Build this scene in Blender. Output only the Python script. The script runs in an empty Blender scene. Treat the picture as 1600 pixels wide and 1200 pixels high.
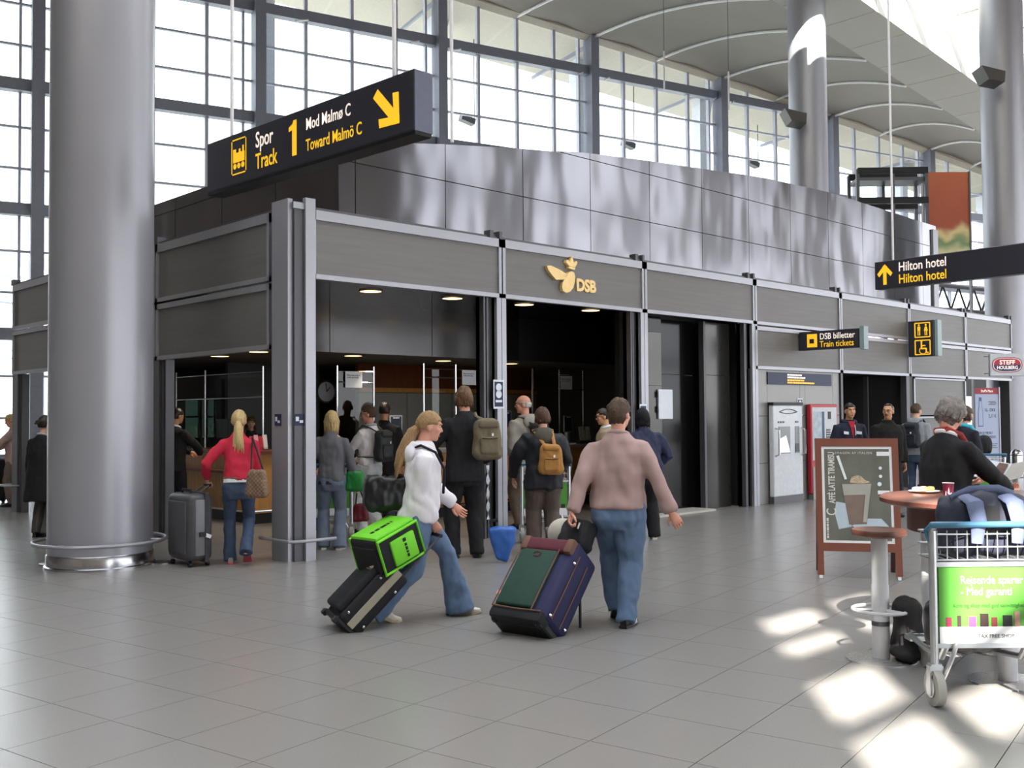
import bpy, bmesh, math, random
from mathutils import Vector, Matrix, noise, Quaternion
random.seed(7)
sc = bpy.context.scene
C = sc.collection
# ---------------------------------------------------------------- camera
F, CH = 1585.0, 1.6
YAW, PITCH, ROLL = math.radians(46.0), math.atan(48.5/F), math.radians(0.43)
FW = Vector((math.cos(YAW)*math.cos(PITCH), math.sin(YAW)*math.cos(PITCH), math.sin(PITCH)))
_r = Vector((math.sin(YAW), -math.cos(YAW), 0)); _u = _r.cross(FW)
CR = _r*math.cos(ROLL) - _u*math.sin(ROLL); CU = _u*math.cos(ROLL) + _r*math.sin(ROLL)
CAM = Vector((-6.063, -9.763, CH))
cd = bpy.data.cameras.new('camera'); cam = bpy.data.objects.new('camera', cd); C.objects.link(cam)
cd.sensor_width = 36.0; cd.lens = F/1600*36.0; cd.clip_end = 500
cam.matrix_world = Matrix(((CR.x, CU.x, -FW.x, CAM.x), (CR.y, CU.y, -FW.y, CAM.y), (CR.z, CU.z, -FW.z, CAM.z), (0, 0, 0, 1)))
sc.camera = cam
def ray(x, y): return FW + CR*((x-800)/F) + CU*((600-y)/F)
def G(x, y, z=0.0):
    d = ray(x, y); return CAM + d*((z-CAM.z)/d.z)
def AT(x, y, D): return CAM + ray(x, y)*D
def PY(x, y, Y=0.0):
    d = ray(x, y); return CAM + d*((Y-CAM.y)/d.y)
def PX(x, y, X=0.0):
    d = ray(x, y); return CAM + d*((X-CAM.x)/d.x)
# ---------------------------------------------------------------- world, sun, exposure
w = bpy.data.worlds.new('world'); sc.world = w; w.use_nodes = True
nt = w.node_tree; bg = nt.nodes['Background']
tc = nt.nodes.new('ShaderNodeTexCoord'); sp = nt.nodes.new('ShaderNodeSeparateXYZ'); cr = nt.nodes.new('ShaderNodeValToRGB')
nt.links.new(tc.outputs['Generated'], sp.inputs[0]); nt.links.new(sp.outputs['Z'], cr.inputs[0]); nt.links.new(cr.outputs[0], bg.inputs[0])
cr.color_ramp.elements[0].position = 0.0; cr.color_ramp.elements[0].color = (0.95, 0.97, 1.0, 1)
cr.color_ramp.elements[1].position = 0.8; cr.color_ramp.elements[1].color = (0.84, 0.91, 1.0, 1)
bg.inputs[1].default_value = 4.0
SUNV = Vector((0.76*0.809, 0.65*0.809, -0.588)).normalized()
sl = bpy.data.lights.new('sun', 'SUN'); sl.energy = 36.0; sl.angle = math.radians(0.55); sl.color = (1.0, 0.95, 0.86)
so = bpy.data.objects.new('sun', sl); C.objects.link(so); so.rotation_euler = SUNV.to_track_quat('-Z', 'Y').to_euler(); so.location = (-20, -20, 40)
vs = sc.view_settings; vs.view_transform = 'Standard'; vs.look = 'None'; vs.gamma = 1.0; vs.exposure = -0.03; vs.use_curve_mapping = False
sc.cycles.use_denoising = True
sc.cycles.max_bounces = 10; sc.cycles.diffuse_bounces = 5; sc.cycles.glossy_bounces = 4; sc.cycles.transparent_max_bounces = 16
sc.cycles.sample_clamp_indirect = 6.0; sc.cycles.caustics_reflective = False; sc.cycles.caustics_refractive = False
# ---------------------------------------------------------------- materials
def lin(c):
    if isinstance(c, str):
        c = tuple(int(c[i:i+2], 16)/255 for i in (0, 2, 4))
    return tuple(((v/12.92) if v <= 0.04045 else ((v+0.055)/1.055)**2.4) for v in c)
MATS = {}
def M(name, col, rough=0.55, metal=0.0, var=0.08, scale=12.0, bump=0.0, bscale=120.0, spec=0.4, stretch=None, coat=0.0, wave=None, bdet=3.0, bdist=.02):
    """node-based principled material: base colour varied by noise, optional relief"""
    if name in MATS: return MATS[name]
    m = bpy.data.materials.new(name); m.use_nodes = True; n = m.node_tree.nodes; L = m.node_tree.links
    p = n['Principled BSDF']; c = lin(col)
    t = n.new('ShaderNodeTexCoord'); mp = n.new('ShaderNodeMapping'); L.new(t.outputs['Object'], mp.inputs[0])
    if stretch: mp.inputs['Scale'].default_value = stretch
    nz = n.new('ShaderNodeTexNoise'); nz.inputs['Scale'].default_value = scale; nz.inputs['Detail'].default_value = 4; L.new(mp.outputs[0], nz.inputs[0])
    mx = n.new('ShaderNodeMix'); mx.data_type = 'RGBA'
    mx.inputs[6].default_value = (*[max(0, v*(1-var*1.6)) for v in c], 1); mx.inputs[7].default_value = (*[min(1, v*(1+var*1.6)) for v in c], 1)
    L.new(nz.outputs[0], mx.inputs[0]); L.new(mx.outputs[2], p.inputs['Base Color'])
    p.inputs['Roughness'].default_value = rough; p.inputs['Metallic'].default_value = metal; p.inputs['Specular IOR Level'].default_value = spec
    p.inputs['Coat Weight'].default_value = coat; p.inputs['Coat Roughness'].default_value = 0.08
    if bump or wave:
        b = n.new('ShaderNodeBump'); b.inputs['Strength'].default_value = bump or wave[1]
        if wave:
            tx = n.new('ShaderNodeTexWave'); tx.bands_direction = wave[2]; tx.inputs['Scale'].default_value = wave[0]; L.new(t.outputs['Object'], tx.inputs[0])
            b.inputs['Distance'].default_value = 0.01
        else:
            tx = n.new('ShaderNodeTexNoise'); tx.inputs['Scale'].default_value = bscale; tx.inputs['Detail'].default_value = bdet; L.new(mp.outputs[0], tx.inputs[0])
            b.inputs['Distance'].default_value = bdist
        L.new(tx.outputs[0], b.inputs['Height']); L.new(b.outputs[0], p.inputs['Normal'])
    MATS[name] = m; return m
def ME(name, col, strength):
    if name in MATS: return MATS[name]
    m = bpy.data.materials.new(name); m.use_nodes = True; n = m.node_tree.nodes; L = m.node_tree.links
    p = n['Principled BSDF']; p.inputs['Base Color'].default_value = (*lin(col), 1); p.inputs['Emission Color'].default_value = (*lin(col), 1); p.inputs['Emission Strength'].default_value = strength
    MATS[name] = m; return m
def MGLASS(name, tint=(0.95, 0.98, 0.97), gl=0.07, rough=0.02):
    if name in MATS: return MATS[name]
    m = bpy.data.materials.new(name); m.use_nodes = True; n = m.node_tree.nodes; L = m.node_tree.links
    for x in list(n): n.remove(x)
    o = n.new('ShaderNodeOutputMaterial'); tr = n.new('ShaderNodeBsdfTransparent'); g = n.new('ShaderNodeBsdfGlossy'); mx = n.new('ShaderNodeMixShader')
    tr.inputs[0].default_value = (*tint, 1); g.inputs['Roughness'].default_value = rough; mx.inputs[0].default_value = gl
    L.new(tr.outputs[0], mx.inputs[1]); L.new(g.outputs[0], mx.inputs[2]); L.new(mx.outputs[0], o.inputs[0])
    MATS[name] = m; return m
def MCHECK(name, c1, c2, scale, rough=0.6):
    m = M(name, c1, rough=rough); n = m.node_tree.nodes; L = m.node_tree.links
    ck = n.new('ShaderNodeTexChecker'); ck.inputs['Scale'].default_value = scale; ck.inputs[1].default_value = (*lin(c1), 1); ck.inputs[2].default_value = (*lin(c2), 1)
    t = n.new('ShaderNodeTexCoord'); L.new(t.outputs['Object'], ck.inputs[0]); L.new(ck.outputs[0], n['Principled BSDF'].inputs['Base Color'])
    return m
# ---------------------------------------------------------------- mesh helpers
class MB:
    def __init__(s): s.v = []; s.f = []; s.m = []; s.X = None
    def add(s, vs, fs, m=0):
        o = len(s.v)
        s.v += [tuple(s.X @ Vector(v)) if s.X else tuple(v) for v in vs]
        s.f += [tuple(i+o for i in f) for f in fs]; s.m += [m]*len(fs); return s
    def b2(s, x0, x1, y0, y1, z0, z1, m=0):
        return s.add([(x0,y0,z0),(x1,y0,z0),(x1,y1,z0),(x0,y1,z0),(x0,y0,z1),(x1,y0,z1),(x1,y1,z1),(x0,y1,z1)],
                     [(0,3,2,1),(4,5,6,7),(0,1,5,4),(1,2,6,5),(2,3,7,6),(3,0,4,7)], m)
    def box(s, c, d, m=0, rot=None):
        x, y, z = d[0]/2, d[1]/2, d[2]/2
        q = [Vector((sx*x, sy*y, sz*z)) for sz in (-1,1) for sx, sy in ((-1,-1),(1,-1),(1,1),(-1,1))]
        if rot is not None: q = [rot @ v for v in q]
        c = Vector(c)
        return s.add([c+v for v in q], [(0,3,2,1),(4,5,6,7),(0,1,5,4),(1,2,6,5),(2,3,7,6),(3,0,4,7)], m)
    def rbox(s, c, d, r=0.03, seg=2, m=0, rot=None, taper=None):
        bm = bmesh.new(); bmesh.ops.create_cube(bm, size=1.0)
        for v in bm.verts: v.co = Vector((v.co.x*d[0], v.co.y*d[1], v.co.z*d[2]))
        bmesh.ops.bevel(bm, geom=bm.edges[:], offset=min(r, min(d)*0.49), segments=seg, profile=0.5, affect='EDGES')
        bm.verts.index_update(); vs = []
        for v in bm.verts:
            p = v.co.copy()
            if taper: k = 1 + taper*(p.z/d[2]); p.x *= k; p.y *= k
            if rot is not None: p = rot @ p
            vs.append(p + Vector(c))
        s.add(vs, [tuple(v.index for v in f.verts) for f in bm.faces], m); bm.free(); return s
    def beam(s, a, b, w, h, m=0, up=(0,0,1)):
        a, b = Vector(a), Vector(b); d = (b-a); L = d.length; d = d.normalized(); up = Vector(up)
        if abs(d.dot(up)) > 0.99: up = Vector((0,1,0))
        r = d.cross(up).normalized(); u = r.cross(d)
        R = Matrix((r, d, u)).transposed()
        return s.box((a+b)/2, (w, L, h), m, R)
    def tube(s, pts, r, n=8, m=0, cap=True, side=None, closed=False):
        pts = [Vector(p) for p in pts]; k = len(pts); vs = []; fs = []
        rs = r if isinstance(r, (list, tuple)) else [r]*k
        prev = None
        for i, p in enumerate(pts):
            if closed: d = pts[(i+1) % k]-pts[i-1]
            else: d = (pts[min(i+1, k-1)]-pts[max(i-1, 0)])
            d = d.normalized() if d.length > 1e-9 else Vector((0,0,1))
            if prev is None:
                ref = Vector(side) if side else (Vector((1,0,0)) if abs(d.x) < 0.9 else Vector((0,1,0)))
            else: ref = prev
            a = (ref - d*ref.dot(d)); a = a.normalized() if a.length > 1e-6 else d.orthogonal().normalized()
            prev = a; b = d.cross(a)
            ra, rb = rs[i] if isinstance(rs[i], (list, tuple)) else (rs[i], rs[i])
            for j in range(n):
                t = 2*math.pi*j/n; vs.append(p + a*(math.cos(t)*ra) + b*(math.sin(t)*rb))
        for i in range(k if closed else k-1):
            for j in range(n):
                i2 = (i+1) % k
                fs.append((i*n+j, i*n+(j+1) % n, i2*n+(j+1) % n, i2*n+j))
        if cap and not closed:
            fs.append(tuple(range(n-1, -1, -1))); fs.append(tuple((k-1)*n+j for j in range(n)))
        return s.add(vs, fs, m)
    def lathe(s, prof, n=24, m=0, c=(0,0,0), caps=True):
        vs = []; fs = []
        for r, z in prof:
            for j in range(n):
                t = 2*math.pi*j/n; vs.append((c[0]+r*math.cos(t), c[1]+r*math.sin(t), c[2]+z))
        for i in range(len(prof)-1):
            for j in range(n): fs.append((i*n+j, i*n+(j+1) % n, (i+1)*n+(j+1) % n, (i+1)*n+j))
        if caps: fs.append(tuple(range(n-1, -1, -1))); fs.append(tuple((len(prof)-1)*n+j for j in range(n)))
        return s.add(vs, fs, m)
    def ell(s, c, r, nu=16, nv=10, m=0, rot=None):
        vs = []; fs = []; c = Vector(c)
        r = r if isinstance(r, (tuple, list)) else (r, r, r)
        for i in range(nv+1):
            ph = math.pi*i/nv
            for j in range(nu):
                t = 2*math.pi*j/nu
                p = Vector((r[0]*max(1e-4, math.sin(ph))*math.cos(t), r[1]*max(1e-4, math.sin(ph))*math.sin(t), -r[2]*math.cos(ph)))
                if rot is not None: p = rot @ p
                vs.append(c+p)
        for i in range(nv):
            for j in range(nu): fs.append((i*nu+j, i*nu+(j+1) % nu, (i+1)*nu+(j+1) % nu, (i+1)*nu+j))
        fs.append(tuple(range(nu-1, -1, -1))); fs.append(tuple(nv*nu+j for j in range(nu)))
        return s.add(vs, fs, m)
    def prism(s, poly, d0, d1, axis='y', m=0):
        """polygon (a,b) extruded: axis y -> (a,d,b); axis x -> (d,a,b); axis z -> (a,b,d)"""
        k = len(poly)
        def mk(a, b, d): return (a, d, b) if axis == 'y' else ((d, a, b) if axis == 'x' else (a, b, d))
        vs = [mk(a, b, d0) for a, b in poly] + [mk(a, b, d1) for a, b in poly]
        fs = [tuple(range(k)), tuple(range(2*k-1, k-1, -1))] + [(i, i+k, (i+1) % k+k, (i+1) % k) for i in range(k)]
        return s.add(vs, fs, m)
    def mesh(s, name, smooth=False, autos=None):
        me = bpy.data.meshes.new(name); me.from_pydata(s.v, [], s.f)
        me.polygons.foreach_set('material_index', s.m)
        bm = bmesh.new(); bm.from_mesh(me); bmesh.ops.recalc_face_normals(bm, faces=bm.faces[:]); bm.to_mesh(me); bm.free()
        if smooth:
            me.polygons.foreach_set('use_smooth', [True]*len(me.polygons))
            if autos: me.set_sharp_from_angle(angle=math.radians(autos))
        me.update(); return me
    def build(s, name, mat, parent=None, loc=None, rz=None, smooth=False, autos=40):
        me = s.mesh(name, smooth, autos)
        for q in (mat if isinstance(mat, (list, tuple)) else [mat]): me.materials.append(q)
        return link(name, me, parent, loc, rz)
def link(name, data, parent=None, loc=None, rz=None):
    o = bpy.data.objects.new(name, data); C.objects.link(o)
    if parent: o.parent = parent
    if loc is not None: o.location = loc
    if rz is not None: o.rotation_euler = (0, 0, rz)
    return o
def tag(o, label, cat, group=None, kind=None):
    o['label'] = label; o['category'] = cat
    if group: o['group'] = group
    if kind: o['kind'] = kind
    return o
def root(name, label, cat, loc=(0,0,0), rz=0.0, group=None, kind=None):
    o = link(name, None, None, loc, rz); o.empty_display_size = 0.1
    return tag(o, label, cat, group, kind)
def dup(src, parent=None, loc=None, rz=None):
    c = src.copy(); C.objects.link(c)
    if parent is not None: c.parent = parent
    if loc is not None: c.location = loc
    if rz is not None: c.rotation_euler = (0, 0, rz)
    for ch in list(src.children):
        dup(ch, c)
    return c
TMP = bpy.data.scenes.new('workshop')
def bake(o):
    """evaluated mesh of a temporary object, made in a side scene so the main scene is not re-evaluated"""
    TMP.collection.objects.link(o); vl = TMP.view_layers[0]; vl.update(); dg = vl.depsgraph
    return bpy.data.meshes.new_from_object(o.evaluated_get(dg))
def text(name, s, size, mat, parent, loc, rot=(math.pi/2, 0, 0), xs=1.0, bold=0.0, ext=0.001, align='LEFT', yalign='BOTTOM_BASELINE', shear=0.0, spacing=1.0):
    cu = bpy.data.curves.new(name, 'FONT'); cu.body = s; cu.size = size; cu.align_x = align; cu.align_y = yalign; cu.extrude = ext; cu.offset = bold; cu.shear = shear
    cu.space_character = spacing; cu.resolution_u = 3
    o = bpy.data.objects.new(name, cu); me = bake(o)
    bpy.data.objects.remove(o); bpy.data.curves.remove(cu)
    for v in me.vertices: v.co.x *= xs
    me.materials.clear(); me.materials.append(mat)
    o = link(name, me, parent, loc); o.rotation_euler = rot
    return o
def bars(parent, mat, o, ux, uz, n, w, h, seed=1, name='print_line'):
    """a line of print too small to read: short dashes along ux, raised along nothing"""
    rnd = random.Random(seed); q = MB(); o = Vector(o); ux = Vector(ux).normalized(); uz = Vector(uz).normalized(); nn = ux.cross(uz)*.0012; x = 0.0
    while x < w:
        d = min(h*rnd.uniform(.6, 2.2), w-x)
        a = o+ux*x+nn; q.add([a, a+ux*d, a+ux*d+uz*h, a+uz*h], [(0, 1, 2, 3)]); x += d+h*rnd.uniform(.25, .5)
    r = q.build(name, mat, parent); r['kind'] = 'stuff'; return r
def rotz(a): return Matrix.Rotation(a, 3, 'Z')
PI = math.pi
# ================================================================ STRUCTURE
m_tile = M('floor_tile_granite', '85827f', rough=0.25, var=0.09, scale=150, spec=0.5)
m_grout = M('floor_joint', '33312f', rough=0.9, spec=.1)
m_alum = M('brushed_aluminium', 'a6a6ad', rough=0.42, metal=0.55, var=0.05, scale=6, stretch=(1, 1, 30))
m_alud = M('dark_aluminium', '5d5c60', rough=0.45, metal=0.5, var=0.06, scale=6)
m_rib = M('ribbed_fascia_infill', '787675', rough=0.5, metal=0.3, var=0.10, scale=1.6, stretch=(0.6, 0.6, 14), wave=(26, 0.18, 'Z'))
m_steel = M('polished_steel_cladding', '7e7d82', rough=0.14, metal=0.95, var=0.07, scale=0.8, bump=0.55, bscale=1.0, stretch=(1.2, 1.2, 0.5), bdet=1.0, bdist=.06)
m_gloss = M('black_gloss_panel', '1a1a1b', rough=0.12, metal=0.5, var=0.2, scale=1.5, bump=0.08, bscale=1.2)
m_black = M('black_paint', '121213', rough=0.5)
m_col = M('silver_painted_column', 'a2a2aa', rough=0.38, metal=0.45, var=0.02, scale=3)
m_white = M('white_paint', 'e6e6e8', rough=0.45)
m_ceil = M('ceiling_board', '96908a', rough=0.8, var=0.05, scale=0.6)
m_beam = M('beam_cladding', 'cfcdc6', rough=0.6, var=0.04, scale=0.7)
m_wframe = M('window_steel_frame', '8e92a2', rough=0.5, metal=0.1)
m_wbar = M('window_glazing_bar', 'c6c9d8', rough=0.5, metal=0.1)
m_glass = MGLASS('window_glass', gl=0.05)
m_soffit = M('eave_soffit_board', 'd8d0c2', rough=0.8)
m_wood = M('orange_wood_veneer', 'c28c4c', rough=0.4, var=0.18, scale=3, stretch=(6, 6, 0.6))
m_dwood = M('dark_red_wood', '6b3a22', rough=0.4, var=0.15, scale=3, stretch=(6, 6, 0.6))
m_chrome = M('chrome', 'd2d3d6', rough=0.16, metal=1.0, var=0.03)
m_rod = M('white_rod_paint', 'e9e7ea', rough=0.4)
m_sign = M('dark_sign_face', '33333c', rough=0.34, var=0.05)
m_yel = ME('sign_yellow', 'ffc62a', 0.55)
m_wht = ME('sign_white', 'fff0e4', 0.6)
m_paper = M('paper', 'dfe4ec', rough=0.8, var=0.03)
m_navy = M('navy_print', '20284a', rough=0.5)
m_lamp = ME('downlight_glow', 'ffcf86', 6.0)

# ---- floor: dark joint slab + granite tiles
fl = MB().b2(-60, 80, -60, 18.0, -0.2, -0.01).build('floor', m_grout)
tag(fl, 'grey granite tiled floor of the terminal hall', 'floor', kind='structure')
TS, TA = 0.567, math.radians(10.5)
te1 = Vector((math.cos(TA), math.sin(TA), 0)); te2 = Vector((-math.sin(TA), math.cos(TA), 0)); t0 = G(647, 1100)
tb = MB(); g = 0.0022; h = TS/2
tb.b2(-h+g, h-g, -h+g, h-g, -.012, 0)
tile_me = tb.mesh('tile'); tile_me.materials.append(m_tile)
cand = []; far = []
for i in range(-40, 110):
    for j in range(-45, 75):
        p = t0 + te1*((i+.5)*TS) + te2*((j+.5)*TS)
        if p.y > 17.6 or p.x < -25 or p.x > 45 or p.y < -25: continue
        v = p - CAM; D = v.dot(FW)
        inview = D > 2.5 and -60 < 800+F*v.dot(CR)/D < 1660 and 600-F*v.dot(CU)/D < 1260
        (cand if inview else far).append((D, p))
cand.sort(key=lambda q: q[0]); near = cand[:295]; rest = cand[295:] + far
for D, p in near:
    o = link('tile', tile_me, fl, p); o.rotation_euler = (0, 0, TA)
fb = MB()
for D, p in rest:
    if p.y > 9 and p.x > 8: continue
    c = [p + te1*(sx*(h-g)) + te2*(sy*(h-g)) for sx, sy in ((-1,-1),(1,-1),(1,1),(-1,1))]
    fb.add(c, [(0,1,2,3)])
o = fb.build('far_tiles', m_tile, fl); o['kind'] = 'stuff'
gr = MB().b2(-150, 220, 18.0, 190, -0.5, -0.25).build('ground', M('outdoor_paving', 'b8b8b4', rough=0.9)); tag(gr, 'pale paving outdoors beyond the glass wall', 'ground', kind='structure')

# ---- glass wall (window_1)
P0 = Vector((3.657, 18.751, 0)); WD = Vector((0.96815, -0.25038, 0)); WN = Vector((0.25038, 0.96815, 0)); WA = math.atan2(WD.y, WD.x)
def wz(n): return 15.09 - .53*(n-3.07) - .036*(n-3.07)**2 if n > -1 else 15.09 + .53*4.07 - .036*4.07**2
win = root('window_1', 'tall gridded glass wall along the back of the hall', 'window', P0, WA, kind='structure')
TR = [0.5, 3.85, 7.2, 10.55, 13.9]
for n in range(-1, 8):
    MB().b2(-.16, .16, -.42, .12, 0, wz(n)).build('post', m_wframe, win, (n*6.0, 0, 0))
    MB().b2(-.035, .035, .0, .16, 0, wz(n)).build('jamb_strip', m_wbar, win, (n*6.0-.42, 0, 0))
for n in range(-1, 7):
    for z in TR:
        if z > min(wz(n), wz(n+1)) + .3: continue
        MB().b2(.16, 5.84, -.2, .1, z-.16, z+.16).build('transom', m_wframe, win, (n*6.0, 0, 0))
bar_v = MB().b2(-.05, .05, -.06, .08, 0, 1).mesh('mullion'); bar_v.materials.append(m_wbar)
bar_h = MB().b2(0, 5.84, -.04, .06, -.03, .03).mesh('glazing_bar'); bar_h.materials.append(m_wbar)
pane_me = MB().b2(0, 1.46, .02, .035, 0, 1).mesh('pane'); pane_me.materials.append(m_glass)
for k in range(-1, 29):
    n = k/4
    if k % 4:
        o = link('mullion', bar_v, win, (k*1.5, 0, 0)); o.scale = (1, 1, wz(n))
    rows = [(TR[i]+.16 if j == 0 else TR[i]+j*1.1167+.03, TR[i]+(j+1)*1.1167-(.16 if j == 2 else .03)) for i in range(4) for j in range(3)] + [(14.06, wz(n+.125))]
    if k < 0: rows = rows + []
    for z0, z1 in rows:
        z1 = min(z1, wz(n+.125))
        if z1 - z0 < .1 or (k >= 8 and z1 < 5.2) or (k < 8 and k > 1 and z1 < 3.8): continue
        o = link('pane', pane_me, win, (k*1.5+.02, 0, z0)); o.scale = (1, 1, z1-z0)
for n in range(-1, 7):
    for i in range(4):
        for j in (1, 2):
            z = TR[i] + j*1.1167
            if z < wz(n+1): link('glazing_bar', bar_h, win, (n*6.0+.08, 0, z))
# maintenance lamps on the upper transom
for n in (1.25, 1.87, 2.12, 2.93, 3.12, 3.95, 4.1):
    MB().tube([(n*6, -.25, 13.75), (n*6-.55, -.75, 13.45)], .025, 6).build('lamp_arm', m_rod, win)
# ---- eave outside: soffit, columns and floodlights
ev = root('eave', 'cream roof overhang seen through the top of the glass wall', 'eave', P0, WA, kind='structure')
sb = MB()
for n in [x*.5 for x in range(-2, 17)]:
    sb.add([(n*6, .15, wz(n)), ((n+.5)*6, .15, wz(n+.5)), ((n+.5)*6, 4.0, wz(n+.5)-.05), (n*6, 4.0, wz(n)-.05),
            (n*6, .15, wz(n)+.3), ((n+.5)*6, .15, wz(n+.5)+.3), ((n+.5)*6, 4.0, wz(n+.5)+.3), (n*6, 4.0, wz(n)+.3)], [(0,1,2,3),(4,7,6,5),(3,2,6,7)])
sb.build('soffit', m_soffit, ev)
for n in range(-1, 8):
    MB().b2(-.22, .22, -.2, .2, 0, wz(n)-.9).prism([(-.25, wz(n)-.9), (.25, wz(n)-.9), (.45, wz(n)), (-.25, wz(n))], -.25, .25).build('eave_column', M('blue_grey_steel', 'e4e8f4', rough=.6), ev, (n*6.0+.85, 2.0, 0))
    MB().beam((n*6, .15, wz(n)-.25), (n*6, 4, wz(n)-.25), .08, .12).build('eave_rafter', m_wframe, ev)
for n in (2.4, 3.6, 4.7):
    r = root('floodlight', 'small dark floodlight outside the glass wall, %s' % {2.4: 'left of the other two', 3.6: 'middle of three', 4.7: 'by the round white column'}[n], 'floodlight', P0 + WD*n*6 + WN*2.6, WA, group='floodlights outside the glass wall')
    MB().box((0, 0, 12.35), (.55, .3, .22), rot=Matrix.Rotation(.25, 3, 'Y')).build('lamp_housing', m_alud, r)
    MB().tube([(.3, 0, 12.4), (.3, 0, wz(n)-.0)], .02, 6).build('drop_rod', m_alud, r)

# ---- ceiling: vaulted strips between the glass wall and the beam
def bz(X): return 13.25 - .0693*(X-22.88)
cl = root('ceiling', 'grey brown vaulted ceiling strips between thin white ribs', 'ceiling', kind='structure')
def arc(n, k, off=0.0):
    a = P0 + WD*n*6.0; a.z = wz(n); b = Vector((a.x-1.85, 5.72, 0)); b.z = bz(b.x) + .02
    p = a.lerp(b, k); p.z += .38*4*k*(1-k) + off; return p
ns = [x*.5 for x in range(-1, 16)]
for i, n in enumerate(ns[:-1]):
    q = MB(); K = 8; vs = []
    for k in range(K+1):
        for nn, o_ in ((n+.004, .0), (n+.25, .06), (n+.496, 0)): vs.append(arc(nn, k/K, o_))
    q.add(vs, [(k*3+c, k*3+c+1, k*3+c+4, k*3+c+3) for k in range(K) for c in (0, 1)])
    q.add([v+Vector((0, 0, .25)) for v in vs], [(k*3+c, k*3+c+1, k*3+c+4, k*3+c+3) for k in range(K) for c in (0, 1)])
    q.build('ceiling_panel', m_ceil, cl, smooth=True)
for n in ns:
    MB().tube([arc(n, k/10, -.05) for k in range(11)], .05, 6).build('rib', m_rod, cl, smooth=True)
e = MB()
for n in ns[:-1]:
    a = P0+WD*n*6; b = P0+WD*(n+.5)*6
    e.add([(a.x, a.y, wz(n)-.12), (b.x, b.y, wz(n+.5)-.12), (b.x, b.y, wz(n+.5)+.3), (a.x, a.y, wz(n)+.3),
           (a.x-.06, a.y-.3, wz(n)-.02), (b.x-.06, b.y-.3, wz(n+.5)-.02), (b.x-.06, b.y-.3, wz(n+.5)+.3), (a.x-.06, a.y-.3, wz(n)+.3)], [(0,1,2,3),(4,7,6,5),(0,4,5,1)])
e.build('edge_trim', m_soffit, cl)
# ---- beam beside the skylight
bm_ = root('roof_beam', 'broad pale roof beam running beside the skylight', 'beam', kind='structure')
X = -14.0
while X < 50:
    x1 = X+1.97
    MB().add([(X,5.72,bz(X)),(x1,5.72,bz(x1)),(x1,3.85,bz(x1)),(X,3.85,bz(X)),(X,5.72,bz(X)+1.05),(x1,5.72,bz(x1)+1.05),(x1,3.85,bz(x1)+1.05),(X,3.85,bz(X)+1.05)],
             [(0,1,2,3),(4,7,6,5),(0,4,5,1),(3,2,6,7),(0,3,7,4),(1,5,6,2)]).build('cladding_panel', m_beam, bm_)
    X += 2.0
# ---- roof over the hall, with the skylight strip
rf = root('roof', 'flat roof of the hall around the long skylight', 'roof', kind='structure')
for x0, x1, y0, y1 in ((-40, -22, -16, 3.85), (-22, 13, -16, -12), (-22, 13, 2.5, 3.85), (13, 60, -16, 1.0), (-40, 8, 3.85, 22), (40, 60, 1.0, 3.85)):
    MB().b2(x0, x1, y0, y1, 15.2 if x0 < 13 else 14.9, 15.5).build('roof_slab', m_ceil, rf)
# added out-of-view louvres for top light: blades block the sun, let sky in
la = math.atan2(.65, .76)
for k in range(-9, 20):
    q = MB(); c_ = Vector((-4.5, -4.7, 0)) + Vector((math.cos(la), math.sin(la), 0))*(k-5)*1.5; t_ = Vector((-math.sin(la), math.cos(la), 0))
    ss = [s_*.5 for s_ in range(-60, 61) if -24 < (c_+t_*s_*.5).x < 15 and -14 < (c_+t_*s_*.5).y < 3.8]
    if len(ss) > 1:
        a_, b_ = c_+t_*ss[0], c_+t_*ss[-1]
        q.beam((a_.x, a_.y, 15.9), (b_.x, b_.y, 15.9), .06, 1.25).build('added_sky_louvre', m_beam, rf)
for k in range(10):
    MB().b2(13+k*2.7, 13.16+k*2.7, 1.0, 3.85, 14.3, 14.6).build('skylight_rafter', m_beam, rf)
for k in range(9):
    MB().b2(13.16+k*2.7, 15.7+k*2.7, 1.0, 3.85, 14.56, 14.58).build('skylight_pane', m_glass, rf)
MB().b2(13, 60, .6, 1.0, 14.0, 15.2).build('skylight_kerb', m_beam, rf)
# ---- rear clerestory behind the viewer (sun comes through its panes)
wr = root('wall_rear', 'metal clad upper wall with a small clerestory window behind the viewer', 'wall', kind='structure')
for x0, x1, z0, z1 in ((-40, -4, 0, 6), (-40, -11.8, 6, 15.2), (-9.85, 18.5, 6, 15.2), (21.5, 24, 6, 15.2), (29, 31, 6, 15.2), (35, 39, 9, 15.2), (44, 50, 7.2, 15.2), (-11.8, -9.85, 6, 9.16), (-11.8, -9.85, 12.02, 15.2)):  # unseen panels, gaps placed to shape bright and dark reflections in the steel
    MB().b2(x0, x1, -16.2, -16, z0, z1).build('cladding', m_ceil, wr)
for x0, x1, z0, z1 in ((-10.9, -10.67, 9.16, 12.02), (-11.8, -9.85, 9.83, 9.96), (-11.8, -9.85, 10.6, 11.0), (-11.8, -9.85, 11.36, 11.47)):
    MB().b2(x0, x1, -16.15, -16.05, z0, z1).build('glazing_bar', m_wframe, wr)
for k in range(-6, 10):
    MB().b2(k*6-.2, k*6+.2, -16.3, -15.9, 0, 6 if k < 3 else 15.0).build('post', m_wframe, wr)
for z in (3.85, 7.2, 10.55, 13.9): MB().b2(8, 58, -16.25, -16.0, z-.15, z+.15).build('transom', m_wframe, wr)
wl = MB().b2(-28.2, -28, -16, 22, 0, 15.2).b2(-28, -2.6, 20.9, 21.1, 0, 15.2).build('added_left_wall', m_ceil); tag(wl, 'plain grey wall added out of view to keep the left side dark', 'wall', kind='structure')  # added unseen walls that block sky light from the left

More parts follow.
